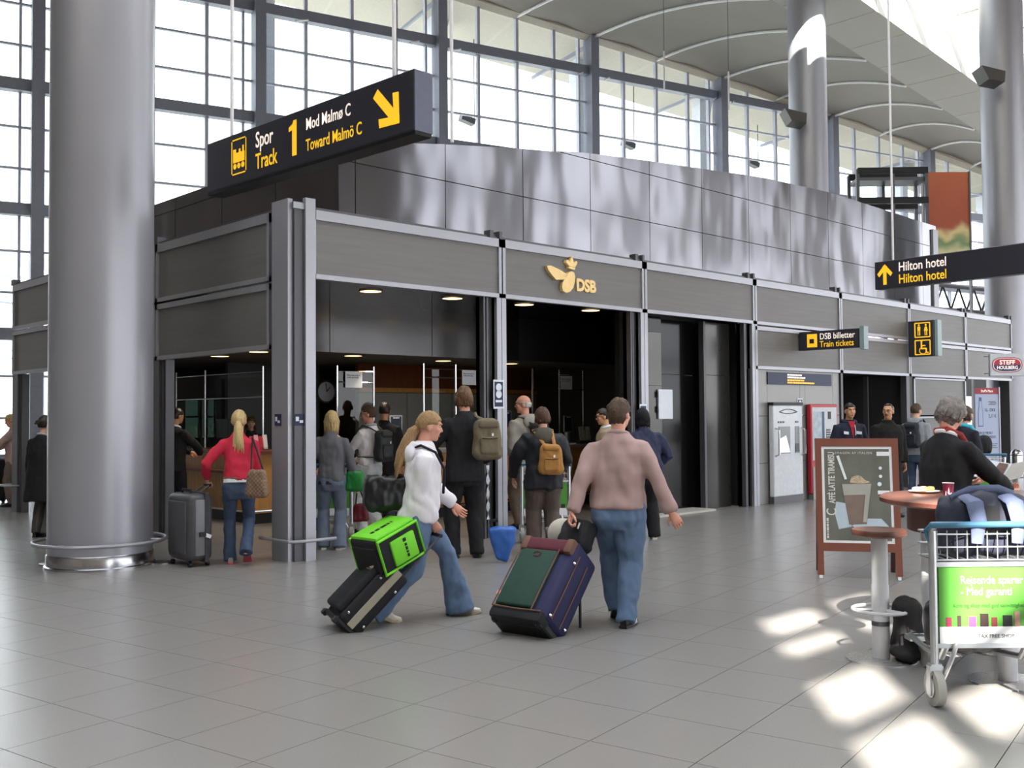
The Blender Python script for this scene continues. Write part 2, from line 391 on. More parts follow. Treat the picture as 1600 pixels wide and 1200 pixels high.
# ---- round columns
def column(x, y, r, z1, label, ring=False):
    c = root('column', label, 'column', (x, y, 0), kind='structure')
    MB().lathe([(r, .14), (r, z1)], 48).build('shaft', m_col, c, smooth=True)
    MB().lathe([(r+.03, 0), (r+.03, .02), (r+.012, .03), (r+.012, .13), (r+.0, .15)], 48).build('base_collar', M('stainless', 'b9b9bd', rough=.22, metal=1), c, smooth=True)
    if ring:
        R = r+.14; MB().tube([(R*math.cos(t*PI/24), R*math.sin(t*PI/24), .27) for t in range(48)], .02, 8, closed=True).build('guard_ring', m_alum, c, smooth=True)
        for t in (0.4, 2.2, 3.6, 4.6, 5.6):
            MB().tube([(R*math.cos(t), R*math.sin(t), .27), ((r-.02)*math.cos(t), (r-.02)*math.sin(t), .27)], .012, 6).build('bracket', m_alum, c)
        for dx in (-.62, .55): MB().lathe([(.13, 0), (.13, .015), (.05, .03)], 20, c=(dx*.75+.1, dx*-.7, 0)).build('floor_plate', M('stainless', 'b9b9bd'), c, smooth=True)
    return c
cp = AT(158, 700, 11.12)
cA = column(cp.x, cp.y, .54, 15.2, 'thick silver round column in front of the ticket hall side', True)
cB = column(20.0, 4.98, .53, bz(20)-.0, 'sunlit round column rising behind the steel clad upper wall')
cC = column(22.15, .45, .54, 15.0, 'pale round column beside the hot dog sign')
def wedge(parent, p):
    o = MB().prism([(-.28, .15), (.32, .0), (.3, -.28), (-.1, -.2)], -.3, .3).build('wedge_uplight', M('dark_lamp', '4a4745', rough=.5), parent); o.location = p - parent.location; o.rotation_euler = (0, 0, YAW-PI/2); return o
wedge(cB, AT(1238, 182, 28.2)); wedge(cC, AT(1543, 117, 26.2))
# ================================================================ TICKET HALL BUILDING
XJ = [.2, 3.15, 6.15, 9.2, 12.22, 15.2, 18.17, 21.05]
def fascia(parent, u0, u1, z0, z1, topf=.07):
    p = MB().b2(u0+.05, u1-.05, -.03, .06, z0+.05, z1-topf).build('fascia_panel', m_rib, parent)
    f = MB().b2(u0+.012, u1-.012, -.055, .03, z0, z0+.055).b2(u0+.012, u1-.012, -.055, .03, z1-topf, z1).b2(u0+.012, u0+.06, -.055, .03, z0, z1).b2(u1-.06, u1-.012, -.055, .03, z0, z1)
    f.build('panel_frame', m_alum, p)
wf = root('wall_front', 'long grey panelled front of the ticket hall with open bays', 'wall', kind='structure')
for i in range(7):
    fascia(wf, XJ[i], XJ[i+1], 3.15, 3.93, .11)
    if i >= 3: fascia(wf, XJ[i], XJ[i+1], 2.37, 3.12)
    MB().b2(XJ[i], XJ[i+1], -.02, .2, 3.93, 3.965).build('cap_strip', m_alud, wf)
for i in range(1, 8):
    MB().b2(XJ[i]-.22, XJ[i]-.16, -.06, .06, 3.93, 4.03).b2(XJ[i]-.05, XJ[i], -.06, .06, 3.93, 4.03).b2(XJ[i]-.2, XJ[i]-.02, .0, .05, 3.95, 4.0).build('bracket', m_alud, wf)
for i in (1, 2, 3):
    x = XJ[i]; z1 = 3.15
    MB().b2(x-.1, x-.02, -.05, .1, 0, z1).b2(x-.01, x+.07, -.05, .1, 0, z1).b2(x-.1, x+.07, .0, .1, 0, z1).build('post', m_alum, wf)
    MB().b2(x-.32, x-.1, .05, .12, 0, z1).b2(x-.32, x-.29, -.03, .12, 0, z1).b2(x-.24, x-.21, .0, .14, 0, z1).build('post_channel', m_alud, wf)
MB().b2(9.05, 9.2, .0, .2, 0, 2.37).build('post_channel', m_black, wf)
# corner post with tube guard
cpst = root('corner_post', 'grey steel corner post of the ticket hall with a low tube guard', 'post', kind='structure')
MB().b2(-.06, .0, .02, .36, 0, 4.03).build('post_flange', m_alum, cpst)
MB().b2(0, .12, -.02, .05, 0, 4.0).build('post_web', m_alud, cpst)
MB().b2(.12, .25, -.06, .0, 0, 4.05).build('post_flange', m_alum, cpst)
MB().b2(-.02, .25, .05, .36, 0, 3.95).build('post_core', m_alud, cpst)
MB().b2(-.02, .12, -.035, -.02, 3.92, 3.99).build('post_clamp', m_alum, cpst)
MB().tube([(-.14, .48, .24), (-.14, -.14, .24), (.02, -.2, .24), (.42, -.2, .24)], .018, 8).build('tube_guard', m_alum, cpst, smooth=True)
for k, (x, y, rz) in enumerate(((-.068, .22, -PI/2), (.06, -.028, 0))):
    o = MB().b2(-.065, .065, 0, .006, 1.5, 1.63).build('pictogram_sticker', m_navy, cpst, (x, y, 0), rz)
    MB().b2(-.05, -.01, -.002, .0, 1.55, 1.6).b2(.0, .045, -.002, 0, 1.53, 1.56).build('pictogram', m_paper, o)
# side facade (faces the big column); local x = -Y
ws = root('wall_side', 'grey panelled side of the ticket hall behind the thick column', 'wall', (0, 0, 0), -PI/2, kind='structure')
YJ = [-.42, -3.36, -6.2, -9.03]
for i in range(3):
    fascia(ws, YJ[i+1], YJ[i], 3.15, 3.93, .11); fascia(ws, YJ[i+1], YJ[i], 2.37, 3.12)
    MB().b2(YJ[i+1], YJ[i], -.02, .2, 3.93, 3.965).build('cap_strip', m_alud, ws)
    y = YJ[i+1]
    MB().b2(y-.05, y+.07, -.06, .06, 3.93, 4.03).build('bracket', m_alud, ws)
    yy = y+.12 if i == 2 else y-.06
    MB().b2(yy-.09, yy+.17, -.05, .12, 0, 2.37).build('post', m_alud, ws)
    MB().b2(yy+.19, yy+.25, -.02, .1, 0, 2.37).b2(yy+.28, yy+.31, -.02, .1, 0, 2.37).build('post_channel', m_alud, ws)
MB().tube([(-8.75, .1, .45), (-8.75, -.22, .45), (-9.15, -.22, .45), (-9.15, .1, .45)], .018, 8).build('tube_guard', m_alum, ws, smooth=True)
MB().b2(-6.2, -3.42, -.0, .05, 1.75, 2.37).build('transom_panel', M('teal_panel', '1f3a4a', rough=.4), ws)
# roof and interior shell
kr = MB().b2(.2, 21.0, .2, 9.0, 3.75, 3.9).build('roof_deck', m_alud); tag(kr, 'low flat roof of the ticket hall', 'roof', kind='structure')
wb = root('wall_back', 'dark inner walls at the back of the ticket hall', 'wall', kind='structure')
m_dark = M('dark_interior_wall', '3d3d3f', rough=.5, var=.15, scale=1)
m_gpan = M('grey_interior_panel', '8b8d8c', rough=.6)
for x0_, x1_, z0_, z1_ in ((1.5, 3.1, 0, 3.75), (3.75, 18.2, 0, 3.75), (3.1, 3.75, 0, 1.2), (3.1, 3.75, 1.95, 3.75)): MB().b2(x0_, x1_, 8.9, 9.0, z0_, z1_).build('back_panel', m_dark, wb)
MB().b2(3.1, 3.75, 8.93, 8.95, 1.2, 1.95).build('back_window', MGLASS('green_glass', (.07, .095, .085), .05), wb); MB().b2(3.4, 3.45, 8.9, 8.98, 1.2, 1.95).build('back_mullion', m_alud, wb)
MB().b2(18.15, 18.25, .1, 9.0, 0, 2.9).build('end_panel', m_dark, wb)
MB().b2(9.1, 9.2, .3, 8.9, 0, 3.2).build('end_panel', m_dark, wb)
x0 = PY(560, 600, 5.2).x; zr = [PY(600, y, 5.2).z for y in (560, 606, 613)]
MB().b2(x0, 9.1, 5.2, 5.3, zr[1], 2.75).build('wood_panel', m_dwood, wb)
MB().b2(x0, 9.1, 5.17, 5.3, zr[2], zr[1]).build('wood_strip', m_wood, wb)
xx = x0
while xx < 9.0:
    MB().b2(xx+.006, min(xx+1.1, 9.1)-.006, 5.2, 5.3, 0, zr[2]-.01).build('grey_panel', m_gpan, wb); xx += 1.1
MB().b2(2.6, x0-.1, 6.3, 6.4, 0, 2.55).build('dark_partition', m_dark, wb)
ic = root('ceiling_inner', 'dark ceiling with small downlights inside the ticket hall', 'ceiling', kind='structure')
MB().b2(.1, 9.15, .1, 2.2, 3.2, 3.26).build('soffit', m_gloss, ic)
MB().b2(.1, 9.15, 2.26, 8.9, 2.55, 2.6).build('soffit', M('inner_soffit', '55524e', rough=.6), ic)
xx = .1
for k in range(5):
    x1 = min(xx+1.85, 9.15); MB().b2(xx+.006, x1-.006, 2.2, 2.26, 2.5, 3.22).build('bulkhead_panel', M('bulkhead_steel', '484747', rough=.2, metal=.85, var=.15, scale=1.2, bump=.3, bscale=1) if k < 3 else m_black, ic); xx = x1
for k, (x, y, z, s) in enumerate(((1.6, .75, 3.2, 1), (2.9, .67, 3.2, 1), (4.2, .6, 3.2, 1), (5.55, .52, 3.2, 1), (3.12, 3.3, 2.55, 0), (3.1, 2.45, 2.55, 0), (1.55, 4.6, 2.55, 0), (1.47, 3.3, 2.55, 0), (5.2, 3.6, 2.55, 0), (6.8, 3.6, 2.55, 0))):
    d = MB().lathe([(.135, -.012), (.135, 0)], 20).build('downlight', m_lamp, ic, (x, y, z-.001), smooth=False)
    MB().lathe([(.15, -.014), (.15, .0), (.136, .0), (.136, -.014)], 20, caps=False).build('downlight_trim', m_alud, d)
    L = bpy.data.lights.new('downlight_lamp', 'SPOT'); L.energy = 70 if not s else 20; L.color = (1, .88, .72); L.spot_size = 1.9; L.spot_blend = .6; L.shadow_soft_size = .08
    lo = link('downlight_lamp', L, ic, (x, y, z-.03))
# bay three: dark gloss recess with door
dr = root('door_1', 'tall black glossy door recess with a white notice', 'door', kind='structure')
def gp(u0, u1, z0, z1, y=.35, m=m_gloss): MB().b2(u0+.006, u1-.006, y, y+.05, z0+.004, z1-.004).build('gloss_panel', m, dr)
m_gl2 = M('grey_gloss_panel', '4b4a48', rough=.18, metal=.6, var=.1, scale=1)
for z0, z1, mm in ((0, .9, m_gl2), (.9, 2.05, m_gl2), (2.05, 2.9, m_gl2), (2.9, 3.15, m_gloss)):
    gp(6.3, 6.5, z0, z1, .2, mm); gp(6.5, 6.9, z0, z1, .22, mm)
for z0, z1 in ((0, 2.25), (2.25, 3.15)): gp(6.9, 8.05, z0, z1, .45)
gp(8.05, 8.85, 0, 2.25, .25, m_gl2); gp(8.05, 8.85, 2.25, 3.15, .25, m_gl2)
MB().b2(6.2, 9.1, .5, .6, 0, 3.2).build('recess_back', m_black, dr)
MB().b2(8.02, 8.08, .2, .3, 0, 3.15).build('door_edge', m_alud, dr)
MB().b2(6.3, 8.0, -.02, .5, 0, .03).build('threshold', M('pale_threshold', 'b8b4ab', rough=.5), dr)
n1 = MB().b2(6.78, 7.14, .19, .215, 1.52, 1.99).build('notice', m_paper, dr)
for z in (1.62, 1.86): MB().b2(6.745, 6.765, .19, .21, z, z+.1).build('hinge', m_black, dr)
# bay four: panel wall with ticket machines
def wp(u0, u1, z0, z1, y=-.0): MB().b2(u0+.004, u1-.004, y, y+.06, z0+.004, z1-.004).build('wall_panel', m_alup, wf)
m_alup = M('satin_wall_panel', '8b8987', rough=.42, metal=.45, var=.05, scale=1)
for u0, u1 in ((9.24, 9.63), (9.63, 10.74), (10.74, 10.92), (10.92, 11.95), (11.95, 12.2)):
    for z0, z1 in ((0, .72), (.72, 1.55), (1.55, 2.37)): wp(u0, u1, z0, z1)
bs = MB().b2(9.63, 11.88, -.02, .0, 2.11, 2.33).build('info_sign', m_navy); tag(bs, 'dark blue ticket information strip above the ticket machines', 'sign')
[bars(bs, mm_, (10.28, -.021, z), (1, 0, 0), (0, 0, 1), 0, L_, .03, k) for k, (mm_, z, L_) in enumerate(((m_wht, 2.275, .5), (m_wht, 2.23, .62), (m_yel, 2.18, .58), (m_yel, 2.135, .95)))]
# ticket machine one
tm = root('ticket_machine', 'white ticket machine with two steel grab handles', 'ticket machine', (10.12, -.02, .0))
MB().rbox((0, -.05, .93), (.98, .1, 1.62), .02).build('body', M('machine_white', 'd9dde3', rough=.35), tm)
MB().b2(-.49, .49, -.09, .0, 0, .12).build('plinth', m_alud, tm)
MB().b2(-.5, .5, -0.11, .0, 1.74, 1.79).build('top_cap', m_black, tm)
q = MB().b2(-.33, .04, -0.11, -0.095, .88, 1.36).build('screen_recess', M('grey_recess', '8d9095', rough=.3), tm)
MB().add([(-.3, -0.112, .9), (.03, -0.112, .9), (-.1, -0.112, 1.2), (-.3, -0.112, 1.14)], [(0,1,2,3)]).build('screen', ME('screen_glow', 'f2f6ff', .8), q)
MB().b2(.22, .36, -0.11, -0.095, .88, 1.36).build('card_slot', M('grey_recess', '8d9095'), tm); MB().b2(.22, .34, -0.115, -0.1, .9, 1.05).build('coin_tray', m_alud, tm)
MB().tube([(-.3+.6*k/12, -0.103, 1.62+.05*math.sin(PI*k/12)*(1)) for k in range(13)] , .008, 6).build('brand_arc', m_alud, tm)
MB().tube([(-.3+.6*k/12, -0.103, 1.62-.03*math.sin(PI*k/12)) for k in range(13)], .008, 6).build('brand_arc', m_alud, tm)
for sx in (-.44, .44):
    MB().tube([(sx, -0.1, .84), (sx, -0.18, .87), (sx, -0.18, 1.3), (sx, -0.1, 1.33)], .017, 8).build('grab_handle', m_chrome, tm, smooth=True)
bars(tm, m_alud, (-.36, -0.102, 1.42), (1, 0, 0), (0, 0, 1), 0, .24, .035, 5); bars(tm, m_alud, (.22, -0.102, 1.42), (1, 0, 0), (0, 0, 1), 0, .12, .035, 6)
# ticket machine two
t2 = root('ticket_machine', 'red framed ticket machine with route map and keypad', 'ticket machine', (11.42, -.02, 0))
m_red = M('machine_red', 'b3283a', rough=.4)
MB().rbox((0, -.045, .93), (1.0, .09, 1.66), .02).build('body', m_red, t2)
fp = MB().b2(-.45, .45, -0.095, -0.07, .72, 1.7).build('front_plate', M('machine_grey', 'c9cbd0', rough=.4), t2)
mpn = MB().b2(-.41, -.12, -.10, -0.09, .92, 1.62).build('route_map', M('map_print', 'b9c3cf', rough=.6, var=.3, scale=9), t2)
MB().b2(-.1, -.02, -.10, -0.09, .92, 1.62).build('blue_strip', M('strip_blue', '3b5277', rough=.5), t2)
for r_ in range(9):
    for c_ in range(3): MB().b2(.05+c_*.055, .09+c_*.055, -0.105, -0.093, .9+r_*.045, .93+r_*.045).build('key', m_alud, t2)
MB().b2(.12, .22, -0.105, -0.09, 1.48, 1.62).build('display', m_black, t2); MB().b2(.3, .41, -0.105, -0.09, .95, 1.3).build('card_slot', m_black, t2)
MB().b2(-.3, -.08, -0.105, -0.09, .75, .86).build('ticket_tray', m_black, t2)
MB().b2(-.46, .46, -0.1, .0, 0, .6).build('lower_door', m_alup, t2)
def notice(x, y, w_, h_, Y, label, rx=0):
    p = PY(x, y, Y); o = MB().b2(-w_/2, w_/2, -.004, .0, -h_/2, h_/2).build('notice', m_paper, None, p); tag(o, label, 'notice', group='small blue and white notices')
    MB().b2(-w_*.4, w_*.4, -.006, -.003, -h_*.43, h_*.43).build('print', m_navy, o)
    [MB().prism([(w_*.27*math.cos(a*PI/8), zc+w_*.27*math.sin(a*PI/8)) for a in range(16)], -.0075, -.005).build('pictogram', m_paper, o) for zc in (h_*.24, -.0*h_)]
    MB().b2(-w_*.3, w_*.3, -.0075, -.005, -h_*.28, -h_*.2).build('print_line', m_paper, o)
notice(1250, 636, .18, .32, -.005, 'small blue and white notice between the two ticket machines')
notice(779, 616, .19, .38, -.052, 'blue and white notice on the post beside the bald man')
notice(1005, 652, .17, .4, -.052, 'blue and white notice on the post behind the hooded person')
# bay five: corridor
co = root('door_2', 'dark corridor opening beside the ticket machines', 'door', kind='structure')
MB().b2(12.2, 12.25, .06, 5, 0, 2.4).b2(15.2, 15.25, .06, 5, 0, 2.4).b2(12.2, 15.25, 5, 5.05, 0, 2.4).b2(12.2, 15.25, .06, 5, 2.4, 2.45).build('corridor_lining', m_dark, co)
MB().b2(12.9, 13.0, 1.6, 1.75, 0, 2.15).b2(13.75, 13.9, 1.6, 1.75, 0, 2.15).b2(12.9, 13.9, 1.6, 1.75, 2.02, 2.15).build('door_frame', M('pale_door_frame', '9b9a96', rough=.5), co)
MB().b2(13.0, 13.75, 1.66, 1.7, 0, 2.02).build('door_leaf', M('grey_door', '55544f', rough=.5), co)
MB().b2(13.8, 13.9, 1.58, 1.6, 1.35, 1.5).build('door_plate', m_black, co)
MB().b2(12.22, 12.3, -.03, .1, 0, 2.37).b2(15.05, 15.2, -.03, .1, 0, 2.37).b2(14.55, 14.6, .6, .7, 0, 2.37).build('jamb', m_alud, co)
# bay six: closed panels ; bay seven: opening
for z0, z1 in ((0, .75), (.75, 1.5), (1.5, 2.35)): 
    p = MB().b2(15.45, 18.1, -.01, .05, z0+.03, z1-.03).build('wall_panel', m_rib, wf)
    MB().b2(15.4, 18.15, -.04, .02, z1-.035, z1).b2(15.4, 15.46, -.04, .02, z0, z1).b2(18.09, 18.15, -.04, .02, z0, z1).build('panel_frame', m_alum, p)
MB().b2(15.2, 15.4, -.02, .1, 0, 2.37).build('post_channel', m_black, wf)
MB().b2(20.8, 21.05, -.05, .2, 0, 2.37).build('post', m_alud, wf)
# hanging steel clad upper wall with an arched top
wu = root('wall_upper', 'curved top wall of reflective steel panels above the ticket hall', 'wall', kind='structure')
TOP = [(-.3, 5.35), (1.85, 5.70), (3.3, 5.9), (5.2, 6.15), (6.9, 6.3), (9.24, 6.48), (10.7, 6.6), (13.66, 6.70), (16.5, 6.66), (19.4, 6.62)]
def ztop(t):
    for (a, za), (b, zb) in zip(TOP, TOP[1:]):
        if t <= b: return za + (zb-za)*(t-a)/(b-a)
    return TOP[-1][1]
cuts = [0] + [.28+1.65*k for k in range(12)] + [19.3]
for a, b in zip(cuts, cuts[1:]):
    for z0, z1 in ((3.9, 5.15), (5.15, 6.04), (6.04, 9)):
        g_ = .007; mid = (a+b)/2
        pts = [(a+g_, min(z0+g_, ztop(a))), (b-g_, min(z0+g_, ztop(b))), (b-g_, min(z1-g_, ztop(b))), (mid, min(z1-g_, ztop(mid))), (a+g_, min(z1-g_, ztop(a)))]
        if max(p[1] for p in pts) - z0 < .04: continue
        if pts[0][1] >= pts[4][1]-.01:   # triangular remnant under the arch
            pts = [(mid, min(z0+g_, ztop(mid)))] + pts[1:3] + ([pts[3]] if pts[3][1] > z0+.02 else [])
            if len(pts) < 3: continue
        MB().prism([(1.9+p, z) for p, z in pts], 1.9, 1.93).build('steel_panel', m_steel, wu)
bk = MB()
for a, b in zip(cuts, cuts[1:]): bk.add([(1.9+a, 1.94, 3.9), (1.9+b, 1.94, 3.9), (1.9+b, 1.94, ztop(b)-.01), (1.9+a, 1.94, ztop(a)-.01), (1.9+a, 2.1, 3.9), (1.9+b, 2.1, 3.9), (1.9+b, 2.1, ztop(b)-.01), (1.9+a, 2.1, ztop(a)-.01)], [(0,1,2,3),(4,7,6,5),(3,2,6,7),(1,5,6,2)])
bk.build('backing', m_alud, wu)
for k in range(4):
    y0 = 1.9+k*1.65
    for z0, z1 in ((3.9, 5.2), (5.2, 5.42)):
        MB().b2(1.9, 1.93, y0+.007, y0+1.643, z0+.006, z1-.006).build('steel_panel', m_steel, wu)
MB().b2(1.935, 2.1, 1.94, 8.5, 3.9, 5.4).build('backing', m_alud, wu)
MB().b2(20.9, 21.2, 1.85, 2.2, 3.9, 6.5).build('end_post', m_alum, wu)
MB().b2(20.1, 20.55, 1.86, 1.899, 4.95, 5.3).build('panel_vent', m_paper, wu)
# gold company logo
lg = root('winged_logo', 'gold winged wheel with crown and the letters DSB on the fascia', 'logo', (0, 0, 0))
m_gold = M('gold_metal', 'f2d190', rough=.4, metal=.15)
def lp(x, y): p = PY(800+x/4, 300+y/4, -.05); return (p.x, p.z)
def lpoly(pts, name): MB().prism([lp(*p) for p in pts], -.085, -.031).build(name, m_gold, lg)
lpoly([(207,462),(232,461),(290,488),(330,513),(336,520),(325,535),(312,549),(265,550),(240,522),(215,486)], 'wing')
lpoly([(332,517),(345,503),(360,497),(376,503),(384,525),(382,560),(372,600),(352,625),(328,631),(308,619),(302,597),(306,568),(318,546)], 'wheel')
lpoly([(346,466),(384,474),(381,489),(346,479)], 'crown_band')
lpoly([(346,464),(328,442),(332,424),(346,432),(352,444),(356,420),(363,408),(371,422),(374,448),(382,436),(396,434),(397,448),(384,472)], 'crown_arches')
lpoly([(360,410),(360,402),(366,402),(366,410)], 'crown_cross')
pp = PY(901, 452.5, -.05)
text('letters', 'DSB', .235, m_gold, lg, (pp.x, -.031, pp.z-.008), xs=1.0, bold=.011, ext=.02)
# ================================================================ SIGNS
def train_icon(parent, x, z, s, y=-.003):
    f = MB(); b = .03*s
    for sx in (-1, 1): f.b2(x+sx*.5*s-.025*s, x+sx*.5*s+.025*s, y-.002, y, z-.62*s, z+.62*s)
    for sz in (-1, 1): f.b2(x-.45*s, x+.45*s, y-.002, y, z+sz*.66*s-.025*s, z+sz*.66*s+.025*s)
    f.build('pictogram_frame', m_yel, parent)
    t = MB().b2(x-.4*s, x+.4*s, y-.002, y, z-.22*s, z+.15*s).b2(x-.4*s, x-.2*s, y-.002, y, z+.15*s, z+.3*s).b2(x+.0*s, x+.12*s, y-.002, y, z+.15*s, z+.28*s).b2(x+.25*s, x+.35*s, y-.002, y, z+.15*s, z+.38*s)
    for k in (-.28, 0, .28):
        t.prism([(x+k*s+.11*s*math.cos(a*PI/8), z-.36*s+.11*s*math.sin(a*PI/8)) for a in range(16)], y-.002, y)
    t.build('pictogram', m_yel, parent)
# hanging track sign; local x along the face, -y = face
a = Vector((-.985, -3.335, 0)); s1 = root('hanging_sign', 'dark hanging platform sign for track 1 with a yellow arrow', 'sign', (-1.07, -.08, 3.92), -PI/2)
L1 = 3.27; s1.rotation_euler = (0, 0, -PI/2+.04)
MB().rbox((L1/2, .09, .255), (L1, .2, .51), .012, 1).build('sign_box', m_sign, s1)
MB().b2(.0, L1, -.0, .18, -.03, .0).build('bottom_rail', m_black, s1)
MB().b2(L1-.004, L1+.006, -.005, .185, .0, .5).build('end_cap', M('sign_end_grey', '6f7284', rough=.4, metal=.3), s1)
yy = -.0115
train_icon(s1, .62, .27, .26, yy)
text('lettering', 'Spor', .215, m_wht, s1, (.92, yy, .295), xs=.74, bold=.002); text('lettering', 'Track', .215, m_yel, s1, (.92, yy, .085), xs=.74, bold=.002)
MB().prism([(1.545, .1), (1.615, .1), (1.615, .43), (1.565, .43), (1.55, .40), (1.49, .375), (1.49, .335), (1.545, .345)], yy-.002, yy).build('numeral', m_yel, s1)
text('lettering', 'Mod Malmø C', .155, m_wht, s1, (1.76, yy, .30), xs=.74, bold=.0012); text('lettering', 'Toward Malmö C', .155, m_yel, s1, (1.76, yy, .105), xs=.74, bold=.0012)
ar = MB(); cx, cz = 2.93, .25
def rp(pts, ang): return [(cx+x*math.cos(ang)-z*math.sin(ang), cz+x*math.sin(ang)+z*math.cos(ang)) for x, z in pts]
for pl in ([(-.045, .22), (.045, .22), (.045, -.12), (-.045, -.12)], [(0, -.22), (.045, -.175), (-.13, .03), (-.18, -.03)], [(0, -.22), (-.045, -.175), (.13, .03), (.18, -.03)]):
    ar.prism(rp(pl, PI/4), yy-.002, yy)
ar.build('arrow', m_yel, s1)
for x in (.32, 2.9): MB().tube([(x, .09, .51), (x, .09, 11.2)], .018, 8).build('hanger_rod', m_rod, s1, smooth=True)
rd = MB().tube([(0, 0, 3.82), (0, 0, 15.2)], .014, 8).build('hanging_rod', m_rod, None, (-.72, -3.55, 0), smooth=True); tag(rd, 'thin white rod hanging at the end of the track 1 sign', 'rod')
# Hilton hotel sign
hl = AT(1367, 431.5, 16.6); hr = AT(1600, 411, 14.75); ang = math.atan2(hr.y-hl.y, hr.x-hl.x)
s2 = root('hanging_sign', 'dark hanging hotel sign with a yellow upward arrow', 'sign', (hl.x, hl.y, hl.z-.225), ang)
MB().rbox((2.2, .08, .225), (4.4, .18, .45), .01, 1).build('sign_box', m_sign, s2)
text('lettering', 'Hilton hotel', .205, m_wht, s2, (.42, yy, .255), xs=.80, bold=.002); text('lettering', 'Hilton hotel', .205, m_yel, s2, (.42, yy, .06), xs=.80, bold=.002)
cx, cz = .185, .225; ar = MB()
for pl in ([(-.03, -.16), (.03, -.16), (.03, .1), (-.03, .1)], [(0, .17), (-.045, .125), (.1, -.03), (.135, .02)], [(0, .17), (.045, .125), (-.1, -.03), (-.135, .02)]): ar.prism(rp(pl, 0), yy-.002, yy)
ar.build('arrow', m_yel, s2)
for x in (.28, 3.9): MB().tube([(x, .08, .45), (x, .08, 11.0)], .018, 8).build('hanger_rod', m_rod, s2, smooth=True)
# projecting ticket sign
s3 = root('projecting_sign', 'small dark train tickets sign projecting over the ticket machines', 'sign', (10.66, -.02, 2.74), -PI/2)
MB().rbox((.62, .06, .17), (1.2, .12, .34), .008, 1).build('sign_box', m_sign, s3); MB().b2(1.22, 1.3, -.02, .14, -.03, .37).build('end_bracket', M('pale_teal_metal', '8fa3a6', rough=.4), s3)
MB().rbox((.29, -.001, .17), (.2, .004, .24), .002, 1).build('pictogram_frame', m_yel, s3); MB().b2(.24, .33, -.008, -.003, .12, .2).build('pictogram', m_sign, s3)
text('lettering', 'DSB billetter', .155, m_wht, s3, (.44, -.003, .185), xs=.84, bold=.0008); text('lettering', 'Train tickets', .155, m_yel, s3, (.44, -.003, .045), xs=.84, bold=.0008)
# toilet sign
s4 = root('projecting_sign', 'tall dark toilet and wheelchair pictogram sign projecting from the fascia', 'sign', (15.15, -.02, 2.78), -PI/2)
MB().rbox((.3, .1, .38), (.55, .22, .76), .008, 1).build('sign_box', m_sign, s4); MB().b2(.6, .66, -.0, .2, .0, .76).build('end_bracket', M('pale_teal_metal', '8fa3a6'), s4)
def sq(zc):
    b = MB()
    for k in (-1, 1): b.b2(.34+k*.16-.012, .34+k*.16+.012, -.014, -.011, zc-.15, zc+.15).b2(.18, .5, -.014, -.011, zc+k*.15-.012, zc+k*.15+.012)
    b.build('pictogram_frame', m_yel, s4)
sq(.56); sq(.19)
def figure(b, x, z, s, skirt):
    b.prism([(x+.16*s*math.cos(a*PI/6), z+.78*s+.16*s*math.sin(a*PI/6)) for a in range(12)], -.014, -.011)
    if skirt: b.prism([(x-.13*s, z+.55*s), (x+.13*s, z+.55*s), (x+.32*s, z-.15*s), (x-.32*s, z-.15*s)], -.014, -.011)
    else: b.prism([(x-.25*s, z+.55*s), (x+.25*s, z+.55*s), (x+.22*s, z-.1*s), (x-.22*s, z-.1*s)], -.014, -.011)
    for k in (-1, 1): b.b2(x+k*.13*s-.07*s, x+k*.13*s+.07*s, -.014, -.011, z-.85*s, z-.1*s)
b = MB(); figure(b, .265, .56, .135, False); b.build('pictogram', m_yel, s4); b = MB(); figure(b, .415, .56, .135, True); b.build('pictogram', m_yel, s4)
b = MB().b2(.3, .33, -.014, -.011, .17, .28).b2(.3, .42, -.014, -.011, .15, .18).b2(.4, .43, -.014, -.011, .07, .17).b2(.42, .47, -.014, -.011, .07, .09).b2(.32, .4, -.014, -.011, .215, .24)
b.prism([(.315+.022*math.cos(a*PI/6), .305+.022*math.sin(a*PI/6)) for a in range(12)], -.014, -.011); b.build('pictogram', m_yel, s4); b = MB(); b.tube([(.345+.075*math.cos(a), -.012, .125+.075*math.sin(a)) for a in [PI*.75+k*PI*1.35/10 for k in range(11)]], .009, 5); b.build('pictogram', m_yel, s4)
# hot dog sign
sp_ = AT(1574, 570, 22.5); s5 = root('projecting_sign', 'pale hot dog stand sign with a red and blue oval at the building end', 'sign', (sp_.x, sp_.y, sp_.z-.25), -PI/2+.75)
MB().rbox((0, .06, .25), (.74, .1, .5), .01, 1).build('sign_box', M('pale_sign', 'c9cdd4', rough=.4), s5)
def oval(a, b_, y, m, nm, half=None):
    ts = [2*PI*k/24 for k in range(24)] if half is None else ([PI*k/16 for k in range(17)] if half > 0 else [PI+PI*k/16 for k in range(17)])
    def se(t): c, s_ = math.cos(t), math.sin(t); return (a*math.copysign(abs(c)**.6, c), .25+b_*math.copysign(abs(s_)**.8, s_))
    MB().prism([se(t) for t in ts], y-.003, y).build(nm, m, s5)
oval(.33, .17, .008, m_red, 'oval_rim'); oval(.31, .155, .006, M('oval_white', 'f0ecea'), 'oval'); oval(.29, .14, .003, m_red, 'oval_top', 1); oval(.29, .14, .003, M('oval_blue', '2d3466'), 'oval_bottom', -1)
text('lettering', 'STEFF', .135, m_wht, s5, (0, -.002, .26), xs=1.0, bold=.003, align='CENTER'); text('lettering', 'HOULBERG', .105, m_wht, s5, (0, -.002, .155), xs=.85, bold=.0015, align='CENTER')
for sz in (.06, .44): MB().tube([(-.37, .06, sz), (-.48, .06, sz)], .012, 6).build('fixing_bolt', m_chrome, s5)
